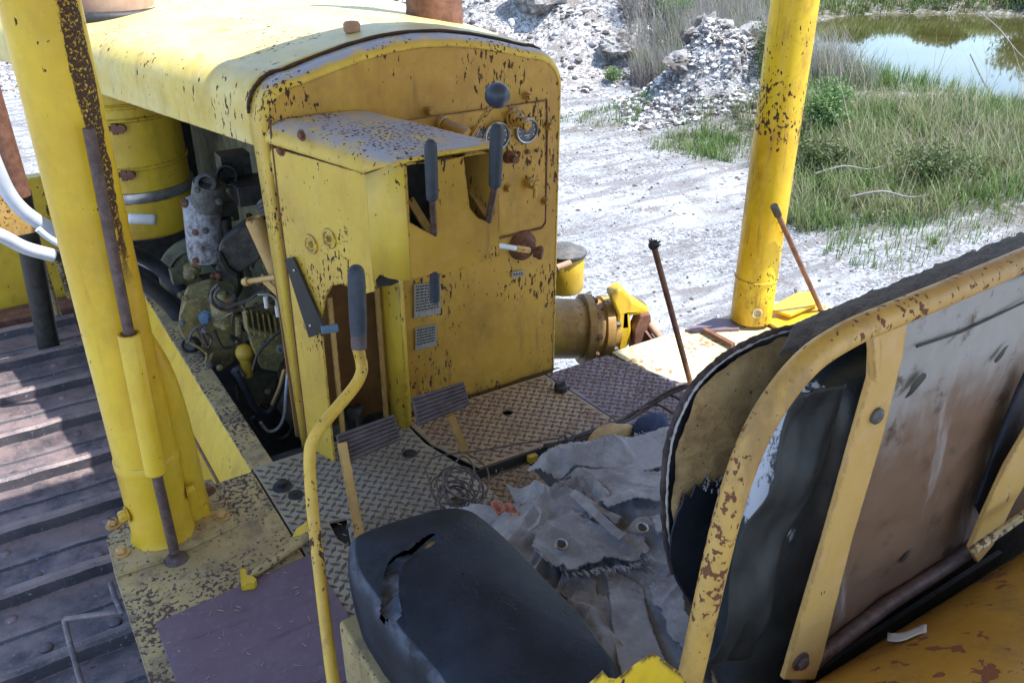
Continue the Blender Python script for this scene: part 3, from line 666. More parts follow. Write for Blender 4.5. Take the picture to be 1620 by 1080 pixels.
tread('tread_plate',[(.468,1.45),(.468,2.166),(.95,2.17),(.95,2.02),(1.00,1.80),(1.00,1.30),(.60,1.30)],.0,[M['tread_left'],M['tread_lines_l']],'grey tan diamond tread plate under the left pedal',[hq])
tread('tread_plate',[(.99,1.64),(.99,1.795),(1.175,1.79),(1.16,1.62)],-.02,[M['tread'],M['tread_lines']],'small lower piece of tan diamond tread plate beside the wire coil')
mb=MB(); c=at(887,615,z=.01); mb.cyl(c-V(0,0,.01),c+V(0,0,.012),.022,seg=14); mb.box(c+V(.0,.005,.016),(.035,.014,.018)); obj('plate_knob',mb,M['dark'],BD,bevel=.002)
mb=MB(); c=at(447,770,z=0); mb.lathe([(.028,0),(.026,.006),(.014,.008),(.014,.02),(.008,.024)],c,seg=20); obj('deck_stud',mb,M['dark'],BD)
for p in ((648,718),(468,783)):
    mb=MB(); c=at(*p,z=0); mb.lathe([(.022,0),(.02,.005),(.01,.006),(.009,.011)],c,seg=18); obj('deck_bolt',mb,M['dark'],BD)
# dark stringers visible through gaps
mb=MB(); mb.box((1.0,1.75,-.35),(1.05,.95,.66)); mb.box((1.9,1.6,-.35),(.7,1.2,.6)); obj('chassis',mb,M['dark'],BD)
# edge strips along the seams
mb=MB(); mb.box((1.27,1.803,-.02),(.53,.006,.05)); obj('plate_edge',mb,M['dark'],BD)
# riser frame below the plates
mb=MB(); a=at(823,715,z=-.01); mb.box((a.x+.015,1.79,-.05),(.03,.02,.10)); mb.box((1.30,1.79,-.10),(.22,.012,.05)); obj('riser_frame',mb,M['yellow'],BD,bevel=.002)
mb=MB(); mb.box((1.34,1.786,-.05),(.2,.008,.055)); obj('riser_recess',mb,M['brown_in'],BD)
# left fender deck
fp=[(.045,.6),(.045,1.93),(.055,2.02),(.075,2.10),(.12,2.15),(.463,2.152),(.463,1.80),(.463,.6)]
mb=MB(); mb.prism([(x,y,.0) for x,y in fp],(0,0,-.02)); fd=obj('left_fender_plate',mb,M['deck'],BD,bevel=.003)
mb=MB(); mb.prism([(x,y,-.021) for x,y in fp],(0,0,-.18)); mb.v=[(v[0]+(.012 if v[0]<.2 else 0),v[1],v[2]) for v in mb.v]; obj('fender_skirt',mb,M['track'],fd)
# base plate of the left post
bp=XY((168,852),(178,826),(200,806),(300,764),(335,757),(377,826),(262,882),(182,909),z=.012)
mb=MB(); mb.prism([(x,y,.012) for x,y in bp],(0,0,-.011)); bpo=obj('post_base_plate',mb,M['deck'],BD,bevel=.002)
for p in ((180,830),(193,874),(329,777),(351,817)):
    c=at(*p,z=.013); mb=MB(); mb.cyl(c,c+V(0,0,.003),.021,seg=18); mb.bolt(c+V(0,0,.003),(0,0,1),.0135,.011,False); obj('base_bolt',mb,M['rust'] if p[0]==329 else M['strap'],bpo)
# left post: tube with its lower collar
PX,PY,PR=.182,2.0,.0735
mb=MB(); mb.tube([(PX,PY,.25),(PX,PY,.8),(PX,PY,1.3),(PX,PY,1.9)],PR,48); lp_=obj('roof_post',mb,M['post'],BD); lab(lp_,'left round yellow roof post with long rust patch and dark rod')
mb=MB(); zc=at(217,757,y=PY-PR).z
mb.lathe([(PR*1.0,zc+.02),(PR*1.045,zc+.012),(PR*1.05,zc-.006),(PR*1.02,zc-.012),(PR*1.01,.035),(PR*1.06,.018),(PR*1.1,.012)],(PX,PY,0),seg=48); obj('post_collar',mb,M['yellow_clean'],lp_)
a=at(204,527,y=1.885); b=at(247,748,y=1.885)
mb=MB(); mb.lathe([(.0205,-(b-a).length),(.0245,-(b-a).length+.004),(.0245,-.003),(.0225,0),(.018,0),(.0175,-.01),(.001,-.012)],a,(a-b),seg=28); rt=obj('rod_sleeve',mb,M['yellow_clean'],lp_)
t=at(140,203,y=1.895); mb=MB(); mb.tube([t,a-(a-b)*.04],.0118,16); obj('rod',mb,M['rod'],lp_)
t2=at(276,872,y=1.885); mb=MB(); mb.tube([b+(a-b)*.02,t2],[.0125,.0125],16); mb.lathe([(.03,.0),(.026,.008),(.014,.016)],V(t2.x,t2.y,.001),seg=20); obj('rod',mb,M['rod'],lp_)
for p,s_ in (((199,806),-1),((315,762),1)):
    c=V(PX+s_*PR*.99,PY-.02,at(*p,y=PY).z); mb=MB(); mb.bolt(c,(s_,-.15,0),.015,.018); obj('post_bolt',mb,M['yellow_clean'],lp_)
# broad stiffener behind the post (the second yellow upright of the foot)
mb=MB(); mb.tube([(.262,2.045,.012),(.258,2.045,.3),(.245,2.04,.46),(.21,2.03,.60)],[.052,.048,.042,.03],28,smooth=4); mb.box((.235,2.045,.03),(.14,.09,.036)); obj('post_gusset',mb,M['yellow_clean'],lp_,sharp=50)
# right post
QX,QY=2.41,2.10
mb=MB(); mb.tube([(QX,QY,.01),(QX,QY,.6),(QX,QY,1.2),(QX,QY,1.9)],.078,48); rp=obj('roof_post',mb,M['post_r'],BD); lab(rp,'right round yellow roof post, sunlit on one side')
mb=MB(); mb.torus((QX,QY,at(1200,455,y=QY-.08).z),(0,0,1),.079,.0035,44,8); obj('weld_ring',mb,M['yellow_clean'],rp)
mb=MB(); d=V(-.55,-.83,0); c=V(QX,QY,at(1172,488,y=QY).z)+d*.077; mb.torus(c,d,.016,.005,22,8); mb.cyl(c-d*.003,c+d*.002,.012,seg=16); obj('post_eye',mb,M['deck_sun'],rp)
# roof carried by the posts
mb=MB(); mb.box((1.22,.63,1.86),(2.50,3.32,.05)); rf=obj('roof',mb,M['yellow'],BD,bevel=.01)
mb=MB(); mb.tube([(PX,PY-.05,1.80),(PX,-.9,1.80)],.07,20); mb.tube([(QX,QY-.05,1.80),(QX,-.9,1.80)],.07,20); mb.tube([(PX,-.85,1.8),(PX,-.85,0)],.08,20); mb.tube([(QX,-.85,1.8),(QX,-.85,-.3)],.08,20); obj('roof_frame',mb,M['yellow'],rf)
# right fender deck in the sun
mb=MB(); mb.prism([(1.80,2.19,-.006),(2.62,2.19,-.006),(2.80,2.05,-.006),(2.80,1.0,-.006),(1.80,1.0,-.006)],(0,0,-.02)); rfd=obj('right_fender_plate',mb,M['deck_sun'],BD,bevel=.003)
mb=MB(); q=[at(*p,z=.012) for p in ((1195,497),(1262,462),(1290,460),(1310,500),(1250,530))]; mb.prism(q,(0,0,-.012)); q2=[at(*p,z=.04) for p in ((1220,489),(1262,463),(1288,461),(1296,478),(1250,498))]; mb.prism(q2,(0,0,-.012)); obj('post_base_plate',mb,M['yellow_clean'],rp,bevel=.002)
mb=MB(); mb.bar([at(1114,521,z=.01),at(1160,546,z=.01)],.02,.014,(1,0,0)); obj('deck_rib',mb,M['rust'],rfd)
mb=MB(); q=[at(*p,z=.005) for p in ((1083,521),(1130,503),(1165,505),(1170,520),(1100,523))]; mb.prism(q,(0,0,-.008)); obj('deck_flap',mb,M['purple'],rfd)
# guard rail beam alongside the engine
mb=MB(); g0,g1=2.165,3.75
mb.prism([(.462,g0,.0),(.53,g0,.0),(.53,g1,.0),(.462,g1,.0)],(0,0,-.014)); gd=obj('guard_beam',mb,M['deck'],BD,bevel=.003)
mb=MB(); mb.prism([(.464,g0,-.004),(.464,g1,-.004),(.40,g1,-.15),(.40,g0,-.15)],(.012,0,0)); mb.prism([(.398,g0,-.152),(.398,g1,-.152),(.36,g1,-.5),(.36,g0,-.5)],(.012,0,0)); obj('guard_side',mb,M['yellow_clean'],gd)
mb=MB(); mb.tube([(.400,g0,-.148),(.400,g1,-.148)],.006,8); obj('guard_weld',mb,M['rust'],gd)
# bar and cut bracket on the fender, purple sheet
a=at(392,912,z=.02); b=at(492,845,z=.03); mb=MB(); mb.prism([a+V(0,0,.012),b+V(0,0,.012),b+V(.0,.03,.0),a+V(0,.03,0)],(0,0,-.014)); mb.tube([a,b],.012,10); fb=obj('floor_bar',mb,M['deck'],BD,bevel=.002)
mb=MB(); mb.prism([at(*p,z=.028) for p in ((379,898),(386,897),(406,915),(403,921),(381,925))],(0,0,-.02)); obj('bar_end',mb,M['yellow_clean'],fb,bevel=.002)
c=at(478,842,z=.03); mb=MB(); mb.tube([c-V(.02,0,.03),c,c+V(.03,.0,.01)],.018,14); obj('bar_knuckle',mb,M['yellow_clean'],fb)
# step rod on the left
mb=MB(); pts=[at(*p,z=z) for p,z in (((175,922),-.16),((182,945),-.17),((192,966),-.18),((185,968),-.185),((112,978),-.2),((104,990),-.21),((130,1085),-.23),((140,1120),-.24))]; mb.tube(pts,.0075,12,smooth=3); obj('step_rod',mb,M['track'],BD)
# ---- crawler track on the left
mb=MB()
TZ_=-.36
TRK=obj('left_track',MB().box((-.10,2.6,-.62),(.50,5.2,.30)),M['dark'],BD,bevel=.05)
lines=[4.33,4.00,3.68,3.36,3.05,2.75,2.43,2.10,1.77,1.44,1.1]
for i in range(len(lines)-1):
    y1=lines[i]; y0=lines[i+1]; L0=y1-y0
    x0,x1=-.42,.225
    sec=[(y1-.006,-.03),(y1-.006,.034),(y1-.012,.046),(y1-.034,.048),(y1-.046,.040),(y1-.052,.004),(y0+L0*.56,-.002),(y0+L0*.50,.004),(y0+L0*.46,.002),(y0+L0*.44,-.008),(y0+.060,-.018),(y0+.052,-.028),(y0+.048,-.07),(y1-.1,-.07)]
    mb=MB(); nseg=16; rg=[]
    for k in range(nseg+1):
        x=x0+(x1-x0)*k/nseg
        rg.append([V(x,y+.0035*noise.noise(V(x*9,y*40,i)),TZ_+z+(.0045*noise.noise(V(x*12,y*7,i*3.1)) if z>-.03 else 0)) for y,z in sec])
    mb.rings(rg); sh=obj('track_shoe',mb,M['track_plate'],TRK,sharp=28)
    for x,f in ((-.30,.24),(-.16,.24),(.02,.24),(.12,.24),(-.23,.70),(.07,.70)):
        mb=MB(); c=V(x+.01*(i%2),y0+L0*f,TZ_-.018+.012*(f>.5)); mb.lathe([(.019,0),(.019,.006),(.014,.011),(.001,.013)],c,seg=12); obj('shoe_bolt',mb,M['track_plate'],sh)
# ---- blade arm and lift gear far left
mb=MB(); mb.box((-.12,4.75,-.30),(1.10,.08,1.10)); mb.box((-.12,4.70,.02),(1.1,.03,.05)); arm=obj('blade_frame',mb,M['yellow'],BD,bevel=.006)
mb=MB(); mb.box((-.13,4.62,-.58),(1.05,.16,.42)); obj('frame_channel',mb,M['rust'],arm,bevel=.01)
a=at(48,395,y=4.0);b=at(80,560,y=4.05); mb=MB(); mb.tube([a+(a-b)*.5,b],.045,16); obj('lift_strut',mb,M['dark'],arm)
for p,q in (((62,400),(92,500)),((88,398),(112,470))):
    mb=MB(); mb.tube([at(*p,y=4.3),at(*q,y=4.35)],.016,10); obj('guide_pipe',mb,M['deck'],arm)
a=at(-10,175,y=3.9);b=at(30,310,y=3.9); mb=MB(); mb.tube([a+(a-b)*1.5,b],.045,14); obj('lift_rod',mb,M['rust'],arm)
mb=MB(); mb.prism([at(*p,y=3.85) for p in ((-30,280),(20,318),(58,348),(60,368),(20,376),(-30,362))],(0,.14,0)); obj('lift_bracket',mb,M['bar_rust'],arm,bevel=.012)
def hose(pts,r,mat,name='hose',parent=None,seg=14,l=None):
    mb=MB(); mb.tube(pts,r,seg,smooth=6); o=obj(name,mb,M[mat],parent or BD); 
    if l: lab(o,l)
    return o
hose([at(*p,y=y) for p,y in (((-40,170),3.7),((-10,255),3.72),((20,315),3.74),((62,352),3.76),((130,385),3.8),((200,400),3.85),((260,430),3.9),((300,470),4.0))],.028,'hose_pale',l='upper pale blue-white hose behind the left post')
hose([at(*p,y=y) for p,y in (((-40,360),3.5),((0,372),3.52),((40,392),3.55),((84,404),3.58))],.025,'hose_pale',l='lower pale blue-white hose with dark end')
hose([at(*p,y=y) for p,y in (((82,404),3.58),((110,410),3.6),((170,425),3.6),((220,440),3.6),((290,490),3.45),((330,540),3.5))],.018,'hose_dark')
hose([at(*p,y=y) for p,y in (((60,362),3.4),((80,378),3.4),((120,400),3.4))],.012,'hose_pale')
hose([at(*p,y=y) for p,y in (((200,395),3.4),((240,415),3.5),((280,452),3.5),((310,500),3.5))],.028,'hose_dark')
hose([at(*p,y=y) for p,y in (((205,430),3.2),((240,455),3.25),((275,490),3.3),((300,530),3.3))],.030,'hose_dark')
# ---- engine
EN=obj('engine_block',MB().box((1.12,3.27,.12),(.50,1.80,1.40)),M['engine_dim'],BD,bevel=.03)
mb=MB(); mb.box((.93,3.2,-.72),(.94,2.6,.06)); mb.box((1.0,4.35,.1),(.95,.05,1.55)); mb.box((1.36,3.4,-.1),(.05,1.9,1.2)); obj('pit_light_block',mb,M['dark'],BD)  # dark boxes added around the engine pit to stop light
def E(px,py,y=3.0): return at(px,py,y=y)
c=E(316,440,3.55); mb=MB(); mb.lathe([(.17,-.05),(.17,.0),(.16,.012),(.12,.016),(.115,.0),(.09,.0),(.085,.02),(.03,.024)],c,(-.5,-.85,.1),seg=40); obj('flywheel_housing',mb,M['engine_dim'],EN)
# fuel pump body
c=E(325,525,3.05); q=[E(*p,3.0) for p in ((283,500),(292,480),(330,468),(372,478),(378,530),(372,572),(350,588),(318,566),(296,548),(282,520))]
mb=MB(); mb.prism(q,(.05,.16,0)); fp_=obj('pump_body',mb,M['engine_y'],EN,bevel=.008,seg=2)
c=E(325,502,2.98); mb=MB(); mb.bolt(c,(-.2,-.9,.5),.017,.02); mb.cyl(c+V(-.01,-.02,-.01),c+V(-.015,-.05,.01),.013,seg=10); obj('pump_nut',mb,M['blue_nut'],fp_)
c=E(352,475,2.95); mb=MB(); mb.lathe([(.045,-.09),(.045,0),(.04,.01),(.02,.014),(.015,.03)],c,(.0,-.1,1),seg=28); obj('filter_pot',mb,M['engine_y'],EN)
mb=MB(); mb.torus(E(352,472,2.94)+V(0,0,.0),(0,-.25,1),.043,.006,28,8); obj('pot_ring',mb,M['grey_iron'],EN)
q=[E(*p,2.82) for p in ((383,497),(425,478),(452,500),(456,560),(440,590),(412,585),(395,545))]; mb=MB(); mb.prism(q,(.05,.12,0)); obj('governor_housing',mb,M['engine_y'],EN,bevel=.012)
c=E(386,556,2.85); mb=MB(); mb.lathe([(.028,-.06),(.032,-.01),(.03,.004),(.02,.016),(.004,.02)],c,(-.2,-.6,.75),seg=24); mb.cyl(c+V(.0,.0,-.02),c+V(0,0,-.10),.02,seg=14); obj('pump_cap',mb,M['yellow'],EN)
c=E(446,552,2.7); mb=MB(); mb.lathe([(.02,-.05),(.02,.0),(.016,.008),(.009,.008),(.008,.0)],c,(-.4,-.8,.3),seg=20); obj('plug',mb,M['grey_iron'],EN)
c=E(300,545,3.0); mb=MB(); mb.lathe([(.035,-.05),(.035,.0),(.025,.012),(.02,.004)],c,(-.4,-.8,.3),seg=20); obj('plug',mb,M['dark'],EN)
mb=MB(); mb.tube([E(377,500,2.9),E(378,548,2.9)],.012,10); obj('pipe',mb,M['engine_y'],EN)
# oil canister with speckled silver paint
a=E(318,318,3.0); b=E(326,402,3.0); mb=MB(); mb.lathe([(.055,-(a-b).length-.02),(.062,-(a-b).length),(.062,-.01),(.05,.01),(.03,.02)],a,(a-b),seg=32); mb.v=mb.v; can=obj('oil_canister',mb,M['speckled'],EN)
c=E(325,290,2.93); mb=MB(); mb.lathe([(.030,-.12),(.034,-.02),(.035,.0),(.029,.004),(.022,.004),(.021,-.03)],c,(-.28,-.8,.4),seg=28); mb.cyl(c+V(.02,.03,-.01),c+V(.0,.05,-.10),.055,seg=20); obj('canister_cap',mb,M['grey_iron'],can)
c=E(358,278,2.97); mb=MB(); mb.lathe([(.036,-.10),(.036,.0),(.029,.002),(.027,-.05)],c,(-.25,-.85,.35),seg=28); mb.box(c+V(.05,.08,.01),(.10,.08,.09)); obj('intake_pipe',mb,M['dark'],EN)
mb=MB(); mb.box(E(345,330,3.05),(.11,.12,.07)); mb.cyl(E(300,325,3.0),E(290,318,2.98),.012,seg=8); mb.box(E(395,300,2.95),(.12,.14,.07)); mb.cyl(E(355,345,2.98),E(360,385,2.98),.022,seg=12); obj('bracket_casting',mb,M['dark'],EN,bevel=.012)
for k in range(4):
    mb=MB(); mb.torus(E(424+k*2,318+k*6,2.72),(.2,-.6,-.7),.034,.006,24,6); obj('spring_coil',mb,M['grey_iron'],EN)
# rubber box
q=[E(*p,2.85) for p in ((347,385),(382,358),(393,358),(416,398),(411,412),(378,432),(362,425),(345,398))]; mb=MB(); mb.prism(q,(.04,.10,-.01)); rb=obj('rubber_box',mb,M['grey_iron'],EN,bevel=.018,seg=3)
q=[E(*p,2.83) for p in ((344,400),(350,398),(364,424),(378,434),(376,442),(358,432),(346,412))]; mb=MB(); mb.prism(q,(.03,.10,-.01)); obj('box_lip',mb,M['dark'],rb,bevel=.006)
# yellow slanting pipe
a=E(401,345,2.72);b=E(440,432,2.70); mb=MB(); mb.lathe([(.030,-(a-b).length*1.6),(.030,-.01),(.026,0),(.018,.0),(.017,-.02)],a,(a-b),seg=28); obj('breather_pipe',mb,M['strap'],EN)
a=E(387,446,2.62);b=E(448,437,2.45); mb=MB(); mb.cyl(a,b,.0095,seg=12); mb.cyl(a,a.lerp(b,.12),.014,seg=12); obj('throttle_rod',mb,M['strap'],EN)
a=E(415,440,2.7);b=E(452,475,2.5); mb=MB(); mb.bar([a,b],.03,.006,(0,0,1)); obj('linkage_bar',mb,M['strap'],EN)
# cables looped over the pump
hose([E(*p,2.8) for p in ((345,450),(335,462),(337,480),(355,490),(395,488),(430,475),(448,465))],.006,'wire',name='cable',parent=EN)
hose([E(*p,2.78) for p in ((348,455),(340,470),(360,482),(390,476),(412,462),(440,452))],.0055,'grey_iron',name='cable',parent=EN)
hose([E(*p,2.7) for p in ((408,466),(425,466),(436,474),(438,490))],.0035,'braid',name='cable',parent=EN)
hose([E(*p,2.65) for p in ((452,515),(425,540),(408,560),(400,585))],.005,'dark',name='cable',parent=EN)
hose([E(*p,2.9) for p in ((330,512),(308,520),(298,540))],.004,'grey_iron',name='cable',parent=EN)
for p in ((421,478),(439,492)):
    c=E(*p,2.68); mb=MB(); mb.cyl(c-V(0,0,.02),c+V(0,0,.02),.008,seg=8); obj('terminal',mb,M['white'],EN)
# braided hoses low down
hose([E(*p,2.6) for p in ((466,565),(456,590),(452,625),(450,655),(441,676),(425,682),(412,668))],.0055,'braid',parent=EN)
hose([E(*p,2.75) for p in ((372,585),(388,615),(405,645),(425,652),(440,625),(455,585))],.011,'hose_dark',parent=EN)
hose([E(*p,2.65) for p in ((455,600),(450,585),(442,612),(430,640))],.006,'strap',parent=EN)
hose([E(*p,2.6) for p in ((448,692),(462,682),(480,670),(500,668))],.004,'grey_iron',parent=EN)
hose([E(*p,2.6) for p in ((400,660),(420,690),(455,690),(475,640))],.009,'dark',parent=EN)
q=[E(*p,2.9) for p in ((378,590),(440,592),(436,640),(395,640))]; mb=MB(); mb.prism(q,(.05,.2,0)); obj('sump_casting',mb,M['engine_dim'],EN,bevel=.01)
c=E(370,583,2.85); mb=MB(); mb.tube([c,E(384,598,2.82)],.018,12); obj('elbow',mb,M['grey_iron'],EN)
for k in range(44):
    px=random.uniform(285,455); py=random.uniform(300,640); c=E(px,py,random.uniform(2.8,3.05)+.0*k); d=V(random.uniform(-.5,.1),-1,random.uniform(0,.6)).normalized()
    mb=MB(); mb.bolt(c,d,.008,.008); obj('engine_bolt',mb,M[random.choice(['grey_iron','engine_y','rust'])],EN)
for k in range(9):
    x=random.uniform(290,420); y=random.uniform(440,560); pts=[E(x,y,2.9)]
    for j in range(4): x+=random.uniform(-14,34); y+=random.uniform(-26,34); pts.append(E(min(x,458),y,2.88))
    hose(pts,random.uniform(.0025,.006),random.choice(['dark','grey_iron','engine_y','wire']),name='fuel_line',parent=EN,seg=8)
for k in range(6):
    mb=MB(); c=E(388+k*9,505+k*2,2.80); mb.box(c,(.004,.05,.09)); obj('casting_rib',mb,M['engine_y'],EN)
# clutter of small castings and bolts on the block so the pit is never smooth
for i in range(26):
    px=random.uniform(270,455); py=random.uniform(400,650); y=3.05+random.uniform(-.1,.45)
    c=E(px,py,y); mb=MB(); d=V(random.uniform(-.6,0),-1,random.uniform(-.2,.6)).normalized()
    if i%3==0: mb.lathe([(.03,-.05),(.03,0),(.02,.006),(.012,.018)],c,d,seg=14)
    elif i%3==1: mb.box(c,(random.uniform(.03,.09),.05,random.uniform(.03,.08)))
    else: mb.tube([c,c+V(random.uniform(-.06,.06),random.uniform(-.05,.05),random.uniform(-.09,.09))],random.uniform(.006,.014),10)
    obj('engine_fitting',mb,M[random.choice(['engine_dim','grey_iron','engine_y','dark'])],EN,bevel=.004 if i%3==1 else 0)
# ---- right side pump and drum beyond the dash
a=at(905,440,y=2.75); b=at(905,402,y=2.75); RR=.078
c=at(893,398,y=2.80); mb=MB(); mb.lathe([(.082,-.17),(.085,-.16),(.085,-.01),(.080,0)],c,seg=36); dr=obj('oil_filter_drum',mb,M['yellow'],BD)
mb=MB(); mb.lathe([(.092,-.012),(.095,-.004),(.094,.004),(.075,.012),(.05,.026),(.02,.032),(.001,.032)],c,seg=36); obj('drum_lid',mb,M['grey_iron'],dr)
mb=MB(); mb.tube([at(880,424,y=2.68),at(902,416,y=2.68)],.014,12); obj('drum_strap',mb,M['rust_pale'],dr)
ax_=V(.92,-.35,-.10).normalized(); c=at(905,520,y=2.42)
mb=MB(); mb.lathe([(.115,-.30),(.115,.03),(.135,.032),(.138,.062),(.118,.066),(.116,.10),(.128,.104),(.130,.135),(.10,.145),(.095,.17),(.05,.19)],c,ax_,seg=44); pm=obj('starter_housing',mb,paint('housing_grimy',c1=(.56,.36,.06),c2=(.30,.17,.05),chips=.8,grime=.6,grimecol=(.14,.075,.03),dust=.0,dustcol=(.30,.30,.36)),BD)
n0=ax_.orthogonal().normalized(); n1=ax_.cross(n0)
for k in range(10):
    a=2*math.pi*k/10+.3; c2=c+ax_*.062+(n0*math.cos(a)+n1*math.sin(a))*.126; mb=MB(); mb.bolt(c2,ax_,.011,.016); obj('housing_bolt',mb,M['rust'],pm)
for k in range(7):
    a=2*math.pi*k/7; c2=c+ax_*.135+(n0*math.cos(a)+n1*math.sin(a))*.112; mb=MB(); mb.bolt(c2,ax_,.011,.018); obj('housing_bolt',mb,M['grey_iron'],pm)
q=[at(*p,y=2.28) for p in ((965,468),(985,455),(1000,475),(1030,490),(1024,500),(998,500),(1000,540),(982,562),(975,545),(978,500))]; mb=MB(); mb.prism(q,(.03,.07,.0)); obj('sunlit_flange',mb,M['yellow_clean'],pm,bevel=.018,seg=4)
q=[at(*p,y=2.26) for p in ((1005,520),(1015,500),(1030,497),(1033,540),(1040,570),(1002,572))]; mb=MB(); mb.prism(q,(.02,.06,0)); obj('broken_bracket',mb,M['rust'],pm,bevel=.006)
mb=MB(); mb.tube([at(1024,508,y=2.28),at(1072,570,y=2.12)],.0145,12); obj('tie_rod',mb,M['rust_pale'],pm)
mb=MB(); mb.bar([at(1020,520,y=2.27),at(1060,572,y=2.14)],.018,.006,(1,0,0)); obj('tie_strip',mb,M['rust'],pm)
# ---- seat
ST=thing('operator_seat',(1.15,.95,0),None,None) ; 
ST.parent=BD; ST.location=ST.location-WP[BD.name]
if 'label' in ST: del ST['label']
ST.name='operator_seat'
# tube frame
fr=[at(*p,y=y) for p,y in (((1080,1120),.60),((1097,1050),.60),((1130,900),.60),((1158,790),.60),((1190,700),.60),((1228,632),.60),((1280,570),.60),((1340,530),.60),((1400,503),.60),((1500,462),.60),((1620,411),.60),((1760,350),.60))]
mb=MB(); mb.tube(fr,.0178,20,smooth=6); fo=obj('seat_frame',mb,M['bar_rust'],ST)
q=[at(*p,y=.612) for p in ((1382,520),(1436,512),(1430,560),(1398,690),(1350,850),(1302,1040),(1290,1075),(1240,1075),(1262,1000),(1310,840),(1352,690),(1378,600))]
mb=MB(); mb.prism(q,(0,.010,0)); mb.prism([at(*p,y=.611) for p in ((1368,520),(1380,515),(1384,545),(1380,600),(1374,600))],(0,-.012,0)); s1_=obj('back_strap',mb,M['strap'],fo,bevel=.0025)
c=at(1386,657,y=.611); mb=MB(); mb.lathe([(.0125,0),(.0125,.004),(.010,.006),(.001,.008)],c,(0,-1,0),seg=20); obj('strap_bolt',mb,M['grey_iron'],s1_)
c=at(1266,1045,y=.611); mb=MB(); mb.bolt(c,(0,-1,0),.012,.008); obj('strap_bolt',mb,M['rod'],s1_)
q=[at(*p,y=.60) for p in ((1650,640),(1650,720),(1608,790),(1572,862),(1548,890),(1535,868),(1560,810),(1592,740))]; mb=MB(); mb.prism(q,(0,.010,0)); obj('back_strap',mb,M['strap'],fo,bevel=.0025)
mb=MB(); mb.tube([at(1255,1078,y=.63),at(1300,1035,y=.63),at(1400,958,y=.63),at(1500,893,y=.63),at(1560,852,y=.63)],.0135,14); obj('lower_rail',mb,M['rod'],fo)
mb=MB(); mb.bar([at(1240,1110,y=.64),at(1330,1040,y=.64),at(1580,880,y=.64)],.03,.01,(0,0,1)); obj('lower_angle',mb,M['dark'],fo)
q=[at(*p,y=.575) for p in ((925,1085),(948,1064),(953,1058),(962,1070),(975,1072),(1000,1052),(1032,1030),(1052,1044),(1076,1062),(1090,1085))]; mb=MB(); mb.prism(q,(0,-.004,-.02)); mb.v=mb.v; obj('frame_foot',mb,M['yellow_clean'],fo,bevel=.001)
# brown shell
def shellf(u,v):
    # u across, v down; bulges forward slightly
    top=at(1425+300*u,505-110*u,y=.645); bot=at(1262+440*u,1060-300*u,y=.645)
    p=top.lerp(bot,v); p.y+=.012*math.sin(math.pi*u)*math.sin(math.pi*v)+.005*noise.noise(p*14)+.003*noise.noise(p*40)
    e=.006*math.sin(u*9+v*2)*math.sin(math.pi*v); p.y+=e; return p
mb=MB(); mb.grid(shellf,60,60); sh_=obj('back_shell',mb,M['shell'],ST,solid=.004)
for p,r in (((1448,608),.02),((1432,880),.012),((1500,870),.012),((1583,560),.015)):
    c=at(*p,y=.640); mb=MB()
    rg=[[c+V(math.cos(a)*r*k*(1+.25*math.sin(3*a+p[0])),-.001-(1-k)*.002,math.sin(a)*r*k*.65+math.cos(a)*r*k*.6) for a in [2*math.pi*j/14 for j in range(14)]] for k in (1,.5,.05)]
    mb.rings(rg,False,True); obj('shell_hole',mb,M['dark'],sh_)
mb=MB(); mb.tube([at(1450,548,y=.64),at(1520,525,y=.64),at(1620,478,y=.64),at(1700,440,y=.64)],.002,6); obj('shell_crease',mb,M['dark'],sh_)
q=[at(*p,y=.628) for p in ((1640,560),(1612,620),(1580,700),(1560,760),(1545,800),(1556,822),(1585,790),(1610,720),(1640,680))]; mb=MB(); mb.prism(q,(0,.008,0)); obj('rubber_strip',mb,M['vinyl'],sh_,bevel=.003)
# black cushion with painted sheen, seen between frame and strap
def blob(outl,y0,y1,bul0,bul1,nr=10,seedz=0):
    """pillow between y0 (facing the camera) and y1, closed outline in XZ"""
    c=V(sum(p.x for p in outl)/len(outl),0,sum(p.z for p in outl)/len(outl)); rings=[]
    for k in range(nr+1):
        a=math.pi*k/nr; s=math.sin(a)**.35 if 0<k<nr else .0
        yy=(y0+y1)/2-math.cos(a)*(y1-y0)/2
        s=.55+.45*s if 0<k<nr else .55
        rings.append([V(c.x+(p.x-c.x)*s,yy+.006*noise.noise(V(p.x*12,p.z*12,k*.3+seedz)),c.z+(p.z-c.z)*s) for p in outl])
    def capc(y,b): return [[V(c.x+(p.x-c.x)*s,y-b*(1-(s/.55)**2)+.004*noise.noise(V(p.x*s*20,p.z*s*20,seedz)),c.z+(p.z-c.z)*s) for p in outl] for s in (.02,.15,.3,.45)]
    return capc(y0,bul0)+rings+capc(y1,-bul1)[::-1]
def dens(pts,n=6):
    o=[]; m=len(pts)
    for i in range(m):
        a=pts[(i-1)%m];b=pts[i];c=pts[(i+1)%m];d=pts[(i+2)%m]
        for k in range(n):
            t=k/n; o.append(.5*((2*b)+(c-a)*t+(2*a-5*b+4*c-d)*t*t+(3*b-a-3*c+d)*t**3))
    return o
ol=[at(*p,y=.73) for p in ((1142,1085),(1150,980),(1172,860),(1195,760),(1225,680),(1275,605),(1345,555),(1440,520),(1560,475),(1660,430),(1760,470),(1700,760),(1560,960),(1380,1150),(1230,1180))]
mb=MB(); mb.rings(blob(dens(ol),.665,.80,.0,.02),True,True); obj('back_cushion',mb,M['vinyl_sheen'],ST,sharp=80)
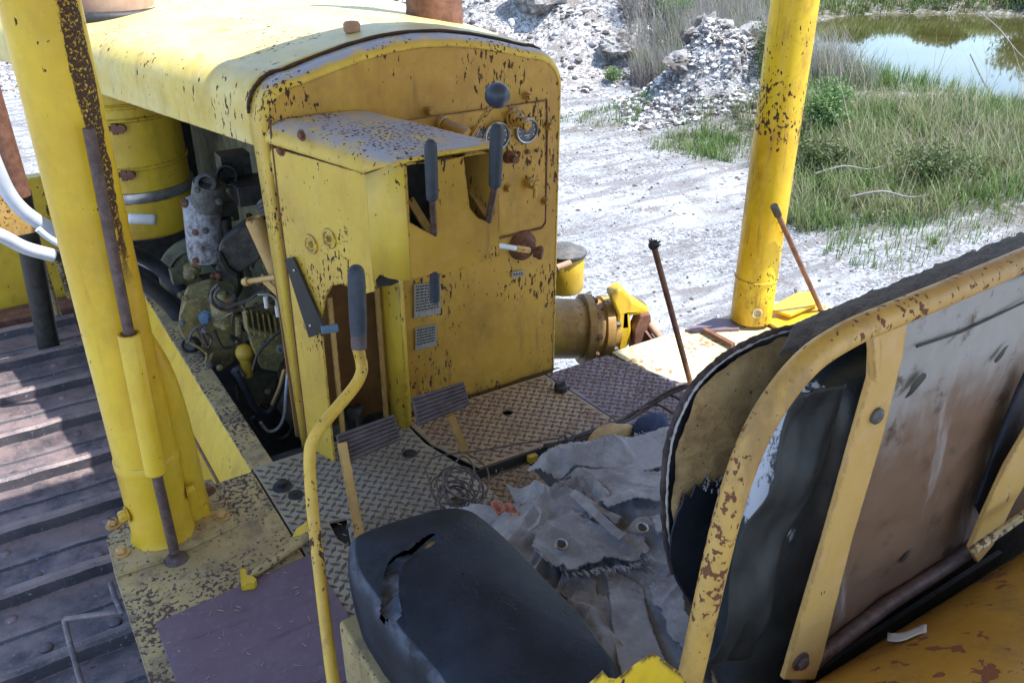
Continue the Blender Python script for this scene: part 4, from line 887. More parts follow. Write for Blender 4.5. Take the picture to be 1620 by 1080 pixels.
# folded loose vinyl with an edge
def fold(u,v):
    a=at(1330-20*u-150*v*1.0,610+10*u+440*v,y=.66); p=a+V(-.055*(u-.2),.02*u,.0); p.y+=.008*math.sin(v*14)+.012*noise.noise(V(u*3,v*5,2)); p.x+=.01*math.sin(v*7+u); return p
mb=MB(); mb.grid(fold,14,50); obj('loose_vinyl',mb,M['vinyl_plain'],ST,solid=.003)
# tan backing wing with piped edge
to=[(1068,905),(1058,860),(1053,800),(1055,740),(1063,690),(1080,645),(1103,606),(1140,570),(1180,545),(1230,524),(1280,512),(1340,492),(1420,480),(1560,470),(1500,700),(1330,900),(1200,1010),(1120,980),(1085,940)]
tl=[at(*p,y=.86) for p in to]
tld=dens(tl,5)
mb=MB(); mb.rings(blob(tld,.858,.878,-.0,.01,8,3),True,True); 
# tan front face gets its own lumpy sheet
cz=V(sum(p.x for p in tl)/len(tl),0,sum(p.z for p in tl)/len(tl))
wg=obj('back_wing',mb,M['vinyl'],ST,sharp=80)
mb=MB(); rg=[]
for s in (.985,.95,.9,.8,.7,.6,.5,.4,.3,.2,.1,.02):
    rg.append([V(cz.x+(p.x-cz.x)*s,.847+.010*noise.noise(V(p.x*s*16,p.z*s*16,9))+.005*noise.noise(V(p.x*s*45,p.z*s*45,9))-.012*(1-s),cz.z+(p.z-cz.z)*s) for p in tld])
mb.rings(rg,False,True); obj('tan_backing',mb,M['tan'],wg,sharp=80)
ed=[at(*p,y=.852) for p in to[:13]]
for off,r in ((0,.0048),(.010,.0036)):
    mb=MB(); mb.tube([p+V(-.006+off*.6,-off*.1,-off*.4+.002) for p in ed],r,8,smooth=8,wob=.5); obj('edge_piping',mb,M['cover'] if off==0 else M['canvas_pale'],wg)
# black remnant of vinyl hanging over the tan backing
rp_=[(1066,905),(1060,878),(1063,845),(1072,812),(1079,800),(1084,780),(1093,788),(1101,768),(1110,772),(1118,757),(1127,768),(1137,757),(1150,770),(1150,1010),(1120,985),(1085,940)]
q=[at(*p,y=.838) for p in rp_]; mb=MB(); mb.prism(q,(0,.004,0)); obj('vinyl_remnant',mb,M['vinyl'],wg,bevel=.001)
mb=MB(); 
for k in range(26):
    c=at(random.uniform(1110,1146),random.uniform(752,775),y=.836); mb.tube([c,c+V(random.uniform(-.006,.006),-.003,random.uniform(-.012,.008))],.0012,4)
for k in range(60):
    i=random.uniform(0,11.9); a=ed[int(i)].lerp(ed[int(i)+1],i%1); mb.tube([a,a+V(random.uniform(-.008,.003),-.004,random.uniform(-.004,.008))],.0009,4)
tag(obj('stuffing_threads',mb,M['canvas'],wg),kind='stuff')
# dark ragged top cover
def covf(u,v):
    a=at(1240+560*u,532-205*u,y=.70)+V(0,0,-.03); b=at(1270+520*u,512-190*u-14*math.sin(min(1,u*1.5)*math.pi*.5),y=.85)
    p=a.lerp(b,v); p.z+=.016*math.sin(math.pi*v)+.006*noise.noise(V(u*22,v*3,0))+.004*noise.noise(V(u*70,v*9,0))
    if v>.95: p.y+=.012*noise.noise(V(u*40,0,3)); p.z+=.008*noise.noise(V(u*55,1,3))
    return p
mb=MB(); mb.grid(covf,120,14); obj('top_cover',mb,M['cover'],ST,solid=.006,sharp=70)
# seat base under the canvas
mb=MB(); mb.box((1.15,1.13,.02),(.80,.55,.16)); mb.box((.56,.86,.06),(.32,.9,.22)); obj('seat_base',mb,M['deck'],ST,bevel=.01)
# arm pad: black cushion with a tear
pad=[(548,868),(556,850),(600,832),(660,814),(700,804),(738,806),(765,820),(800,850),(840,892),(880,932),(925,978),(960,1022),(985,1070),(960,1140),(800,1180),(730,1150),(690,1092),(650,1044),(610,994),(575,945),(553,905)]
pz=.33
pl_=dens([at(*p,z=pz) for p in pad],4)
cc=V(sum(p.x for p in pl_)/len(pl_),sum(p.y for p in pl_)/len(pl_),0)
tear=[(686,850),(696,856),(690,868),(676,876),(664,878),(652,890),(640,898),(632,908),(630,930),(634,955),(634,972),(622,974),(612,966),(602,968),(600,948),(604,930),(608,908),(618,890),(636,880),(656,872),(668,858)]
tw=[at(*p,z=pz+.030) for p in tear]; TP=[(p.x,p.y) for p in tw]
pl_=dens([at(*p,z=pz) for p in pad],14)
dense_t=dens([V(p.x,p.y,0) for p in tw],3)
dense_t=[V(p.x+.003*noise.noise(p*160),p.y+.003*noise.noise(p*160+V(3,3,3)),0) for p in dense_t]
DT=[(p.x,p.y) for p in dense_t]; dta=np.array(DT)
prof=[(.95,-.16),(.975,-.12),(.99,-.09),(1.0,-.055),(.999,-.035),(.990,-.018),(.975,-.004),(.955,.006),(.93,.014),(.905,.0195)]
def ptop(s_): return .0195+.030*(1-(s_/.905)**2)
sl=[.905-.905*(k/90) for k in range(1,90)]
rg=[]
for s_,z in prof+[(q,ptop(q)) for q in sl]:
    row=[]
    for p in pl_:
        x=cc.x+(p.x-cc.x)*s_; y=cc.y+(p.y-cc.y)*s_
        zz=z+.004*noise.noise(V(x*9,y*9,0))
        if s_<.97:
            dm=float(np.sqrt(((dta-np.array([x,y]))**2).sum(1).min())); zz+=.006*math.exp(-dm/.012)*(.5+.9*noise.noise(V(x*60,y*60,4)))
        else: zz+=.002*noise.noise(V(x*40,y*40,2))
        row.append(V(x,y,pz+zz))
    rg.append(row)
mb=MB(); m_=len(pl_); vs=[q for r_ in rg for q in r_]; fs=[]
for k in range(len(rg)-1):
    for i_ in range(m_):
        j_=(i_+1)%m_; c4=(rg[k][i_]+rg[k][j_]+rg[k+1][i_]+rg[k+1][j_])/4
        if k>5 and inside(c4.x,c4.y,DT): continue
        fs.append((k*m_+i_,k*m_+j_,(k+1)*m_+j_,(k+1)*m_+i_))
mb.add(vs,fs)
mb.rings([[V(cc.x+(p.x-cc.x)*.93,cc.y+(p.y-cc.y)*.93,pz-.16) for p in pl_[::8]],[V(cc.x+(p.x-cc.x)*.93,cc.y+(p.y-cc.y)*.93,pz-.10) for p in pl_[::8]]],True,True)
AP=obj('arm_cushion',mb,M['vinyl'],BD,sharp=80)
mb=MB()
def foamf(u,v):
    xs=[q.x for q in dense_t]; ys2=[q.y for q in dense_t]; x=min(xs)-.01+(max(xs)-min(xs)+.02)*u; y=min(ys2)-.01+(max(ys2)-min(ys2)+.02)*v
    if not inside(x,y,[(cc.x+(p.x-cc.x)*.90,cc.y+(p.y-cc.y)*.90) for p in pl_[::6]]): return None
    return V(x,y,pz-.030+.055*u+.012*(1-v)+.012*noise.noise(V(x*30,y*30,1))+.004*noise.noise(V(x*90,y*90,1)))
mb.grid(foamf,30,40); s=NT('pad_foam'); f=s.noise(14,6,.7); c=s.mix(s.ramp(f,.4,.6),(.46,.52,.66),(.18,.21,.27)); M['foam']=s.fin(c,.95,s.noise(60,6),.8,.004); obj('foam_filling',mb,M['foam'],AP,sharp=80)
c=at(683,856,z=pz+.03); mb=MB(); mb.sphere(c-V(0,0,.012),.016,12,(1,.8,.5)); obj('foam_lump',mb,M['tan'],AP)
# tank/fender curve at the bottom right
def tankf(u,v):
    x=.3+1.9*u; a=R(118-150*v)
    y=.19+.345*math.cos(a) if False else None
    r=.36; cy=.305; cz_=.13
    return V(x,cy+r*math.cos(R(-35+150*v))*.98,cz_+r*math.sin(R(-35+150*v)))
mb=MB(); mb.grid(lambda u,v: tankf(u,v),40,40); tk=obj('fuel_tank',mb,M['tank'],BD,sharp=80,solid=.004)
c=at(1435,1003,z=.47); 
mb=MB(); mb.grid(lambda u,v:(lambda p:p)(atp(1405+62*u,1003-9*u+13*v+4*math.sin(u*5),(0,.305+.36*math.cos(R(50)),.13+.36*math.sin(R(50))),V(0,math.cos(R(50)),math.sin(R(50)))))+V(0,.002,.003),8,3); obj('paint_scrape',mb,M['white'],tk,solid=.0006)
mb=MB(); mb.tube([at(1540,870,y=.56),at(1640,800,y=.56)],.008,8); obj('rail_end',mb,M['deck'],fo)

# ================================================================== LOOSE THINGS ON THE DECK
q=[at(*p,z=.008) for p in ((247,990),(491,880),(598,1052),(560,1090),(300,1170))]
q=[V(.093,1.683,.008),V(.475,1.718,.008),V(.478,1.312,.008),V(.093,1.26,.008)]
mb=MB(); mb.prism(q,(0,0,-.004)); o=obj('metal_sheet',mb,M['purple'],None,bevel=.001); tag(o,'smooth purple-brown square sheet lying flat on the left fender','sheet')
# canvas
TP_=thing('canvas_tarp',(.98,1.2,.10),'crumpled torn grey canvas tarp with metal eyelets heaped on the seat','tarp')
def ridge(p,s):
    n=noise.noise(p*s); return 1-abs(n)*2
def cz(x,y):
    # heap height
    p=V(x,y,0); w=V(noise.noise(p*3.1),noise.noise(p*3.1+V(7,1,0)),0)*.12
    h=.05+.08*max(0,min(1,(x-.62)/.35))+.02*noise.noise(p*4)
    h+=.045*ridge(V((x+w.x)*.8,(y+w.y)*1.5,1),5.2)**2+.022*ridge(V(x*1.3+w.x*2,y+w.y*2,5),12)**2+.003*noise.noise(p*55)
    e=min(1,max(0,(1.60-y)/.18)); return .02+h*e
hp=[at(*p,z=.15) for p in ((640,905),(648,800),(700,770),(770,742),(850,745),(905,690),(1000,690),(1075,670),(1130,760),(1130,1120),(860,1120),(780,1000))]
HPp=[(p.x,p.y) for p in hp]
x0,x1,y0,y1=min(p[0] for p in HPp),max(p[0] for p in HPp),min(p[1] for p in HPp),max(p[1] for p in HPp)
def heap(u,v):
    x=x0+(x1-x0)*u; y=y0+(y1-y0)*v
    jx=x+.02*noise.noise(V(x*14,y*14,0))+.006*noise.noise(V(x*70,y*70,0)); jy=y+.02*noise.noise(V(x*14,y*14,5))+.006*noise.noise(V(x*70,y*70,5))
    if not inside(jx,jy,HPp): return None
    return V(x,y,cz(x,y))
mb=MB(); mb.grid(heap,170,170); obj('canvas_heap',mb,M['canvas'],TP_,sharp=80,solid=.003)
def flap(px,zs,lift=.018,n=36,mat='canvas',fray=1,name='canvas_flap',folds=3,seed=0,edge=.0):
    """one loose layer: photo outline laid over the heap with its own height at each corner"""
    P3=[at(p[0],p[1],z=z) for p,z in zip(px,zs)]
    pp=[(p.x,p.y) for p in P3]; ax0,ax1,ay0,ay1=min(p[0] for p in pp),max(p[0] for p in pp),min(p[1] for p in pp),max(p[1] for p in pp)
    def zf(x,y):
        sw=sz=0
        for p in P3:
            w=1/((x-p.x)**2+(y-p.y)**2+1e-4)**1.3; sw+=w; sz+=w*p.z
        return sz/sw
    def fn(u,v):
        x=ax0+(ax1-ax0)*u; y=ay0+(ay1-ay0)*v
        jx=x+fray*(.004*noise.noise(V(x*60,y*60,seed))+.003*noise.noise(V(x*220,y*220,seed))); jy=y+fray*(.004*noise.noise(V(x*60,y*60,seed+4))+.003*noise.noise(V(x*220,y*220,seed+4)))
        if not inside(jx,jy,pp): return None
        z=zf(x,y)+.009*noise.noise(V(x*9,y*9,seed))+lift*.9*ridge(V(x*(1+seed%3),y*(1.6-.3*(seed%2)),seed),folds*2.2)**3+.0015*noise.noise(V(x*90,y*90,seed))
        return V(x,y,z)
    mb=MB(); mb.grid(fn,n*2,n*2); return obj(name,mb,M[mat],TP_,sharp=80,solid=.0035)
flap([(826,745),(880,705),(905,700),(955,690),(1075,672),(1082,742),(1000,748),(930,742),(880,765)],[.12,.19,.2,.2,.21,.20,.17,.16,.12],seed=1,lift=.01)
flap([(880,756),(930,742),(1000,744),(1085,748),(1085,785),(1010,790),(960,806),(930,790)],[.13,.19,.2,.2,.25,.25,.23,.17],seed=2,lift=.006)
flap([(800,768),(870,770),(905,775),(945,800),(975,815),(960,840),(900,830),(850,822),(812,795)],[.12,.17,.18,.18,.17,.17,.17,.15,.12],seed=3,lift=.02)
flap([(700,800),(760,795),(820,800),(840,828),(800,870),(770,850),(730,830)],[.10,.13,.13,.14,.11,.10,.09],seed=4,lift=.02)
flap([(850,832),(905,812),(960,832),(1020,850),(1030,875),(1000,893),(960,885),(900,905),(870,892),(842,862)],[.21,.21,.21,.21,.2,.2,.205,.21,.2,.2],seed=5,lift=.012,fray=1.8)
flap([(900,775),(930,800),(975,835),(985,825),(945,800),(915,776)],[.215]*6,seed=6,lift=.01,n=22,fray=.3)
flap([(955,890),(1018,925),(1030,985),(1075,1100),(990,1110),(968,1000)],[.17,.18,.18,.18,.17,.17],seed=7,lift=.004,folds=1,fray=.3)
flap([(1000,795),(1085,780),(1085,900),(1030,880),(990,835)],[.16,.19,.18,.15,.16],seed=8,lift=.02)
flap([(1025,925),(1075,905),(1085,960),(1110,1050),(1060,1010),(1035,960)],[.2,.21,.21,.21,.20,.19],seed=9,lift=.02,fray=1.6)
flap([(890,905),(940,900),(960,1010),(930,985),(880,935)],[.16,.16,.15,.14,.15],seed=10,lift=.008)
flap([(1030,815),(1060,810),(1072,838),(1040,850)],[.23,.22,.22,.235],seed=11,lift=.01,n=18)
# straps with edges curling over
for pts,w in ((((905,778),(935,805),(968,836),(985,850)),.020),(((845,792),(856,812),(850,828),(835,840)),.010)):
    mb=MB(); mb.bar([at(p[0],p[1],z=.235-.008*i*(1 if w<.015 else 0)) for i,p in enumerate(pts)],w,.003,(.5,1,.2)); obj('canvas_strap',mb,M['canvas'],TP_,solid=0)
for p,z in (((888,861),.226),((1016,835),.228)):
    c=at(*p,z=z); ax2=V(-.05,-.25,1).normalized(); mb=MB(); mb.lathe([(.0075,-.004),(.009,.001),(.0115,.0035),(.0140,.003),(.0155,.0)],c,ax2,seg=28); obj('eyelet',mb,M['chrome'],TP_)
    mb=MB(); mb.lathe([(.008,-.003),(.0078,-.001),(.0005,-.0012)],c+ax2*.003,ax2,seg=20); obj('eyelet_hole',mb,M['dark'],TP_)
mb=MB()
def fr_th(a,b,n,z):
    for k in range(n):
        t=random.random(); p=at(a[0]+(b[0]-a[0])*t+random.uniform(-3,3),a[1]+(b[1]-a[1])*t+random.uniform(-3,3),z=z)
        d=V(random.uniform(-.008,.008),random.uniform(-.016,-.004),random.uniform(-.008,.002)); mb.tube([p,p+d*.5+V(random.uniform(-.002,.002),0,.002),p+d],.0006,4)
for a,b,n,z in (((845,865),(900,905),40,.205),((900,905),(1000,893),60,.205),((1000,893),(1032,875),20,.2),((905,812),(960,815),25,.215),((1030,930),(1080,925),30,.2),((880,706),(1075,674),70,.205),((1000,835),(1030,905),20,.19)): fr_th(a,b,n,z)
for k in range(3): mb.torus(at(868+k*7,878+k*3,z=.19),(0,-.3,1),.010+.003*k,.0006,18,4)
tag(obj('frayed_threads',mb,M['canvas_pale'],TP_),kind='stuff')
# rag
def ragf(u,v):
    a=at(780+42*u+3*math.sin(v*7),792+15*u+(14-8*u)*v+3*math.sin(u*8),z=.165); a.z+=.014*math.sin(u*12+v*2)*math.sin(v*3.1)+.010*noise.noise(V(u*9,v*6,0)); 
    return a
mb=MB(); mb.grid(ragf,26,10); o=obj('orange_rag',mb,M['orange'],None,solid=.003,sharp=80); tag(o,'small faded orange rag tucked into the grey canvas','rag')
# wire coil
WC=[]
mb=MB(); c=at(722,778,z=.07)
for k in range(9):
    r=.040+.012*random.random(); axk=V(random.uniform(-.5,.5),random.uniform(-.9,-.2),1).normalized(); mb.torus(c+V(random.uniform(-.02,.02),random.uniform(-.02,.02),random.uniform(-.02,.03)),axk,r+.004*(k%3),.0026,40,6)
for p in (((672,742),(690,722),(760,712),(830,700),(890,692)),((672,740),(690,790),(705,815)),((735,715),(770,740),(770,780),(755,800)),((700,760),(730,722),(750,740),(740,770)),((690,800),(715,770),(745,790))):
    mb.tube([at(*q,z=.05+.01*i) for i,q in enumerate(p)],.0026,6,smooth=6)
mb.sphere(c-V(0,0,.03),.02,10,(1.3,1,.5))
o=obj('wire_coil',mb,M['wire'],None,origin=(c.x,c.y,0)); tag(o,'tangled coil of thin rusty wire lying between the pedals and the canvas','wire coil')
mb=MB(); 
rp=[at(*q,z=z) for q,z in (((860,704),.03),((885,700),.04),((925,688),.05),((955,676),.06),((985,663),.06),((1010,648),.07),((1040,630),.09),((1065,616),.12),((1085,610),.14),((1100,615),.12))]
mb.tube(rp,.006,8,smooth=6,wob=.2); mb.tube([p+V(.012*math.sin(i*1.7),-.014,.0) for i,p in enumerate(rp)],.0042,8,smooth=6)
mb.tube([at(*q,z=.08) for q in ((1010,648),(1040,640),(1070,655),(1085,640),(1060,625),(1035,632))],.0042,8,smooth=6)
mb.torus(at(892,697,z=.06),(0,-.6,1),.016,.0022,26,6); mb.torus(at(900,690,z=.06),(.2,-.3,1),.015,.0022,26,6)
o=obj('cable_bundle',mb,M['rope'],None); tag(o,'dark twisted cable lying across the right tread plate edge','cable')
def lump(px,w,h,z,mat,name,lb_,cat,seed):
    c=at(*px,z=z); k=mpp(c); a=w*k/2; b=h*k*.9
    mb=MB(); mb.sphere(c,1,22,(a,b,.03)); mb.v=[(v[0]+.012*noise.noise(V(*v)*24+V(seed,0,0)),v[1]+.012*noise.noise(V(*v)*24+V(0,seed,0)),v[2]+.012*noise.noise(V(*v)*30)) for v in mb.v]
    o=obj(name,mb,M[mat],None,sharp=80); tag(o,lb_,cat)
lump((1030,672),66,22,.10,'blue_cloth','cloth','dark blue cloth bundle beside the tan backrest edge','cloth',3)
lump((965,690),90,18,.09,'tan','cloth','tan dusty cloth bundle behind the grey canvas','cloth',8)
# ================================================================== THE PLACE (a quarry track, spoil heap, pond)
EXPO=1.38
SH,CHd=math.sin(HD),math.cos(HD)
def rd(r,d): return (d*SH+r*CHd, d*CHd-r*SH)
def tord(X,Y): return X*CHd-Y*SH, X*SH+Y*CHd
def vnoise(X,Y,s,seed=0,oct=4):
    """cheap numpy value noise"""
    o=np.zeros_like(X); a=1; t=0
    for k in range(oct):
        x=X*s+seed*13.7+k*31.1; y=Y*s+seed*7.3+k*17.7; xi=np.floor(x); yi=np.floor(y); fx=x-xi; fy=y-yi; fx=fx*fx*(3-2*fx); fy=fy*fy*(3-2*fy)
        def h(i,j): 
            v=np.sin(i*127.1+j*311.7+seed*74.7)*43758.5453; return v-np.floor(v)
        o+=a*((h(xi,yi)*(1-fx)+h(xi+1,yi)*fx)*(1-fy)+(h(xi,yi+1)*(1-fx)+h(xi+1,yi+1)*fx)*fy); t+=a; a*=.5; s*=2.03
    return o/t-.5
def ss(x,a,b): t=np.clip((x-a)/(b-a),0,1); return t*t*(3-2*t)
PC=(12.3,20.6); PA,PB=5.6,6.2; WZ=-1.86
def ground_z(X,Y):
    r,d=tord(X,Y)
    z=GZ+.05*vnoise(X,Y,.5,1)+.03*vnoise(X,Y,3,2,3)
    # spoil heap
    wig=vnoise(X,Y,.45,3,3)
    m=ss(d+1.6*wig,14.7,19.5)*(1-ss(r+1.5*wig,1.7,4.2))*ss(r,-16,-8)
    z=z+m*(1.9+1.1*vnoise(X,Y,.55,4,5))+m*.55*vnoise(X,Y,2.3,5,4)
    # dry-grass rise right of it
    m2=ss(d,15.5,26)*ss(r,1.6,3.5)*(1-ss(r,4.2,6.2)); z=z+m2*1.5
    # small white rock mound
    q=((r-3.15)/.95)**2+((d-13.45)/1.0)**2; z=z+1.05*np.exp(-q*1.3)*(1+1.5*vnoise(X,Y,1.9,6,5))+.25*np.exp(-q)*vnoise(X,Y,5,16,3)+ .25*np.exp(-(((r-2.2)/.9)**2+((d-13.2)/.6)**2))
    # pond bowl and banks
    e=np.sqrt(((r-PC[0])/PA)**2+((d-PC[1])/PB)**2)+.10*vnoise(X,Y,.35,8,3)
    z=np.where(e<1.35,z+(-.75)*(1-ss(e,.86,1.25)),z)
    far=ss(d,26.8,33)*ss(r,5,9); z=z+far*.7
    z=z+ss(np.hypot(r,d),40,160)*(3+5*vnoise(X,Y,.02,9,3))
    # reed shelf slightly raised
    z=z+.12*ss(r,2.6,4.2)*ss(d,8.2,9.4)*(1-ss(e,1.05,1.3)*0)*(1-ss(d,13,15))
    return z
def axisv(lo,hi,st,far):
    a=list(np.arange(lo,hi,st)); s=st; x=hi
    while x<far: a.append(x); s*=1.18; x+=s
    a.append(far); s=st; x=lo-st; b=[]
    while x>-far: b.append(x); s*=1.18; x-=s
    b.append(-far); return np.array(b[::-1]+a)
def quick(name,co,faces,nper,mats,smooth=True,kind=None,matidx=None,origin=None):
    me=bpy.data.meshes.new(name); co=np.asarray(co,np.float32); faces=np.asarray(faces,np.int32)
    me.vertices.add(len(co)); me.vertices.foreach_set('co',co.ravel())
    nf=len(faces); me.loops.add(nf*nper); me.loops.foreach_set('vertex_index',faces.ravel())
    me.polygons.add(nf); me.polygons.foreach_set('loop_start',np.arange(nf,dtype=np.int32)*nper); me.polygons.foreach_set('loop_total',np.full(nf,nper,np.int32))
    me.polygons.foreach_set('use_smooth',np.full(nf,smooth)); 
    if matidx is not None: me.polygons.foreach_set('material_index',np.asarray(matidx,np.int32))
    me.update(calc_edges=True); me.validate()
    return tag(link(name,me,mats,None,origin),kind=kind)
# ground sheet
ax_x=axisv(-6,28,.11,420); ax_y=axisv(0,28,.11,420)
X,Y=np.meshgrid(ax_x,ax_y,indexing='ij'); Z=ground_z(X,Y)
co=np.stack([X,Y,Z],-1).reshape(-1,3); ny=len(ax_y); I=np.arange(len(ax_x)*ny).reshape(len(ax_x),ny)
fc_=np.stack([I[:-1,:-1],I[1:,:-1],I[1:,1:],I[:-1,1:]],-1).reshape(-1,4)
s=NT('ground'); 
q=s.xyz()
col=s.mix(s.ramp(s.noise(.55,6,.65),.38,.62),(.48,.49,.515),(.68,.70,.735))
col=s.mix(s.math('MULTIPLY',s.ramp(s.noise(2.2,8,.75,s.P((1,1,1),(3,3,3))),.48,.64),.85),col,(.33,.29,.25))
col=s.mix(s.math('MULTIPLY',s.math('MULTIPLY',s.ramp(s.noise(26,7,.82),.49,.55),s.ramp(s.noise(.9,6,.7,s.P((.45,1.3,1),(1,2,3),(0,0,R(22)))),.36,.56)),.95),col,(.15,.145,.15))
col=s.mix(s.math('MULTIPLY',s.ramp(s.noise(90,4,.7),.56,.66),.7),col,(.82,.85,.90))
# tyre ruts across the track (run left to right)
rt_=s.noise(3.2,5,.6,s.P((.22,1.6,1),(0,0,0),(0,0,R(22)))); col=s.mix(s.math('MULTIPLY',s.ramp(rt_,.50,.60),.7),col,(.27,.25,.245))
# bare brown banks and grassed earth where the field map says so
at1=s.n('ShaderNodeAttribute',attribute_name='earth'); col=s.mix(s.math('MULTIPLY',at1.outputs['Fac'],s.ramp(s.noise(6,6,.7),.25,.6)),col,(.13,.12,.065))
at2=s.n('ShaderNodeAttribute',attribute_name='spoil'); sp=s.mix(s.ramp(s.noise(13,7,.75),.42,.58),(.74,.73,.72),(.17,.135,.115)); sp=s.mix(s.ramp(s.noise(2.2,5,.7),.5,.62),sp,(.27,.235,.21)); sp=s.mix(s.ramp(s.noise(48,5,.7),.52,.60),sp,(.62,.62,.64)); col=s.mix(at2.outputs['Fac'],col,sp)
hh=s.math('ADD',s.noise(36,6,.75),s.math('MULTIPLY',s.noise(7,6,.7),1.6))
M['ground']=s.fin(col,.95,hh,1,.05,spec=.2)
g=quick('ground',co,fc_,4,M['ground'],True,'structure',origin=(0,0,GZ))
r_,d_=tord(X,Y)
e=np.sqrt(((r_-PC[0])/PA)**2+((d_-PC[1])/PB)**2)
edge=.8*vnoise(X,Y,1.1,11,4)
earth=np.clip(ss(r_+edge,2.7,3.3)*ss(d_+edge,8.2,9.0)*(r_>2.2)+ss(d_,15.5,17)*ss(r_,1.8,3.2)+ss(d_,26,28)*ss(r_,4,7)+.9*np.exp(-(((r_-2.6)/.75)**2+((d_-11.6)/.9)**2)*1.5)+.6*np.exp(-(((r_-1.0)/.9)**2+((d_-12.4)/.35)**2)),0,1)
spoil=np.clip(ss(d_+1.6*vnoise(X,Y,.45,3,3),14.5,15.3)*(1-ss(r_+edge,1.8,3.2))+1.2*np.exp(-(((r_-3.15)/1.1)**2+((d_-13.45)/1.1)**2)*1.2),0,1)
earth=np.where(spoil>.5,earth*.1,earth)
for nm,arr in (('earth',earth),('spoil',spoil)):
    a=g.data.attributes.new(nm,'FLOAT','POINT'); a.data.foreach_set('value',arr.reshape(-1).astype(np.float32))
# pond water
n=72; pw=[rd(PC[0]+PA*1.25*math.cos(2*math.pi*k/n),PC[1]+PB*1.2*math.sin(2*math.pi*k/n)) for k in range(n)]
mb=MB(); mb.add([V(x,y,WZ) for x,y in pw],[tuple(range(n))]); s=NT('pond_water'); c=s.mix(s.ramp(s.noise(.5,5,.6),.35,.65),(.045,.045,.012),(.075,.068,.022)); s.b.inputs['IOR'].default_value=1.55
M['water']=s.fin(c,.04,s.noise(2.5,3,.5),.03,.02); o=obj('pond_water',mb,M['water'],None,flat=True); tag(o,kind='structure')
# loose gravel (nobody could count it)
def rocks(n,rr,dd,smin,smax,power=3,seed=1,cond=None):
    rg=np.random.RandomState(seed); r=rg.uniform(*rr,n); d=rg.uniform(*dd,n); X,Y=r*CHd+d*SH,d*CHd-r*SH
    if cond is not None: k=cond(r,d,X,Y,rg); X,Y=X[k],Y[k]
    n=len(X); Zg=ground_z(X,Y); sz=smin+(smax-smin)*rg.rand(n)**power
    # an irregular 12-vertex stone
    ph=(1+5**.5)/2; b=np.array([(-1,ph,0),(1,ph,0),(-1,-ph,0),(1,-ph,0),(0,-1,ph),(0,1,ph),(0,-1,-ph),(0,1,-ph),(ph,0,-1),(ph,0,1),(-ph,0,-1),(-ph,0,1)])/1.9
    f=np.array([(0,11,5),(0,5,1),(0,1,7),(0,7,10),(0,10,11),(1,5,9),(5,11,4),(11,10,2),(10,7,6),(7,1,8),(3,9,4),(3,4,2),(3,2,6),(3,6,8),(3,8,9),(4,9,5),(2,4,11),(6,2,10),(8,6,7),(9,8,1)])
    v=b[None]*(1+.5*(rg.rand(n,12,1)-.5))*np.stack([.7+.6*rg.rand(n),.7+.6*rg.rand(n),.45+.4*rg.rand(n)],-1)[:,None,:]
    a=rg.rand(n)*6.28; ca,sa=np.cos(a)[:,None],np.sin(a)[:,None]; vx=v[...,0]*ca-v[...,1]*sa; vy=v[...,0]*sa+v[...,1]*ca
    v=np.stack([vx,vy,v[...,2]],-1)*sz[:,None,None]*.5; v+=np.stack([X,Y,Zg+sz*.10],-1)[:,None,:]
    return v.reshape(-1,3),(f[None]+12*np.arange(n)[:,None,None]).reshape(-1,3)
s=NT('stones'); rn=s.n('ShaderNodeNewGeometry').outputs['Random Per Island']; c=s.mix(s.ramp(rn,.15,1.1),(.10,.085,.075),(.74,.73,.73)); M['stones']=s.fin(c,.9,s.noise(40,5,.7),.6,.01)
v1,f1=rocks(26000,(-3,7),(5,15.2),.008,.045,3,1,lambda r,d,X,Y,g:(vnoise(X,Y,.8,21,3)+.45>g.rand(len(r)))&~((r>3.3)&(d>9)&(d<14.5)))
quick('gravel_stones',v1,f1,3,M['stones'],False,'stuff')
v2,f2=rocks(34000,(-9,3.6),(14.6,25),.015,.17,6,2,lambda r,d,X,Y,g:(vnoise(X,Y,.5,22,3)+.55>g.rand(len(r))))
v3,f3=rocks(9000,(1.6,4.3),(12.3,14.5),.012,.10,3,3)
f3=f3+len(v2); quick('spoil_rubble',np.concatenate([v2,v3]),np.concatenate([f2,f3]),3,M['stones'],False,'stuff')
# dry straw and leaf crumbs blown on the deck (nobody could count it)
mb=MB(); random.seed(3)
for k in range(420):
    u=random.random()
    if u<.35: x,y,z=random.uniform(.06,.46),random.uniform(1.3,2.1),.001
    elif u<.8: x,y,z=random.uniform(.48,1.5),random.uniform(1.62,2.15),.0045
    else: x,y,z=random.uniform(1.5,1.8),random.uniform(1.8,2.12),.0045
    if inside(x,y,[(.093,1.683),(.475,1.718),(.478,1.312),(.093,1.26)]): z=.009
    a=random.uniform(0,6.28); l=random.uniform(.003,.016); w_=random.uniform(.0006,.0016)
    d=V(math.cos(a),math.sin(a),0); n_=V(-d.y,d.x,0)*w_
    p=V(x,y,z+.0012); mb.add([p-d*l/2-n_,p+d*l/2-n_,p+d*l/2+n_,p-d*l/2+n_,p-d*l/2+V(0,0,.0012),p+d*l/2+V(0,0,.0012)],[(0,1,5,4),(1,2,5),(2,3,4,5),(3,0,4),(0,3,2,1)])
M['straw']=rusty('straw',(.42,.36,.24),(.20,.15,.10),90,.9)
o=obj('straw_litter',mb,M['straw'],None,flat=True); tag(o,kind='stuff')
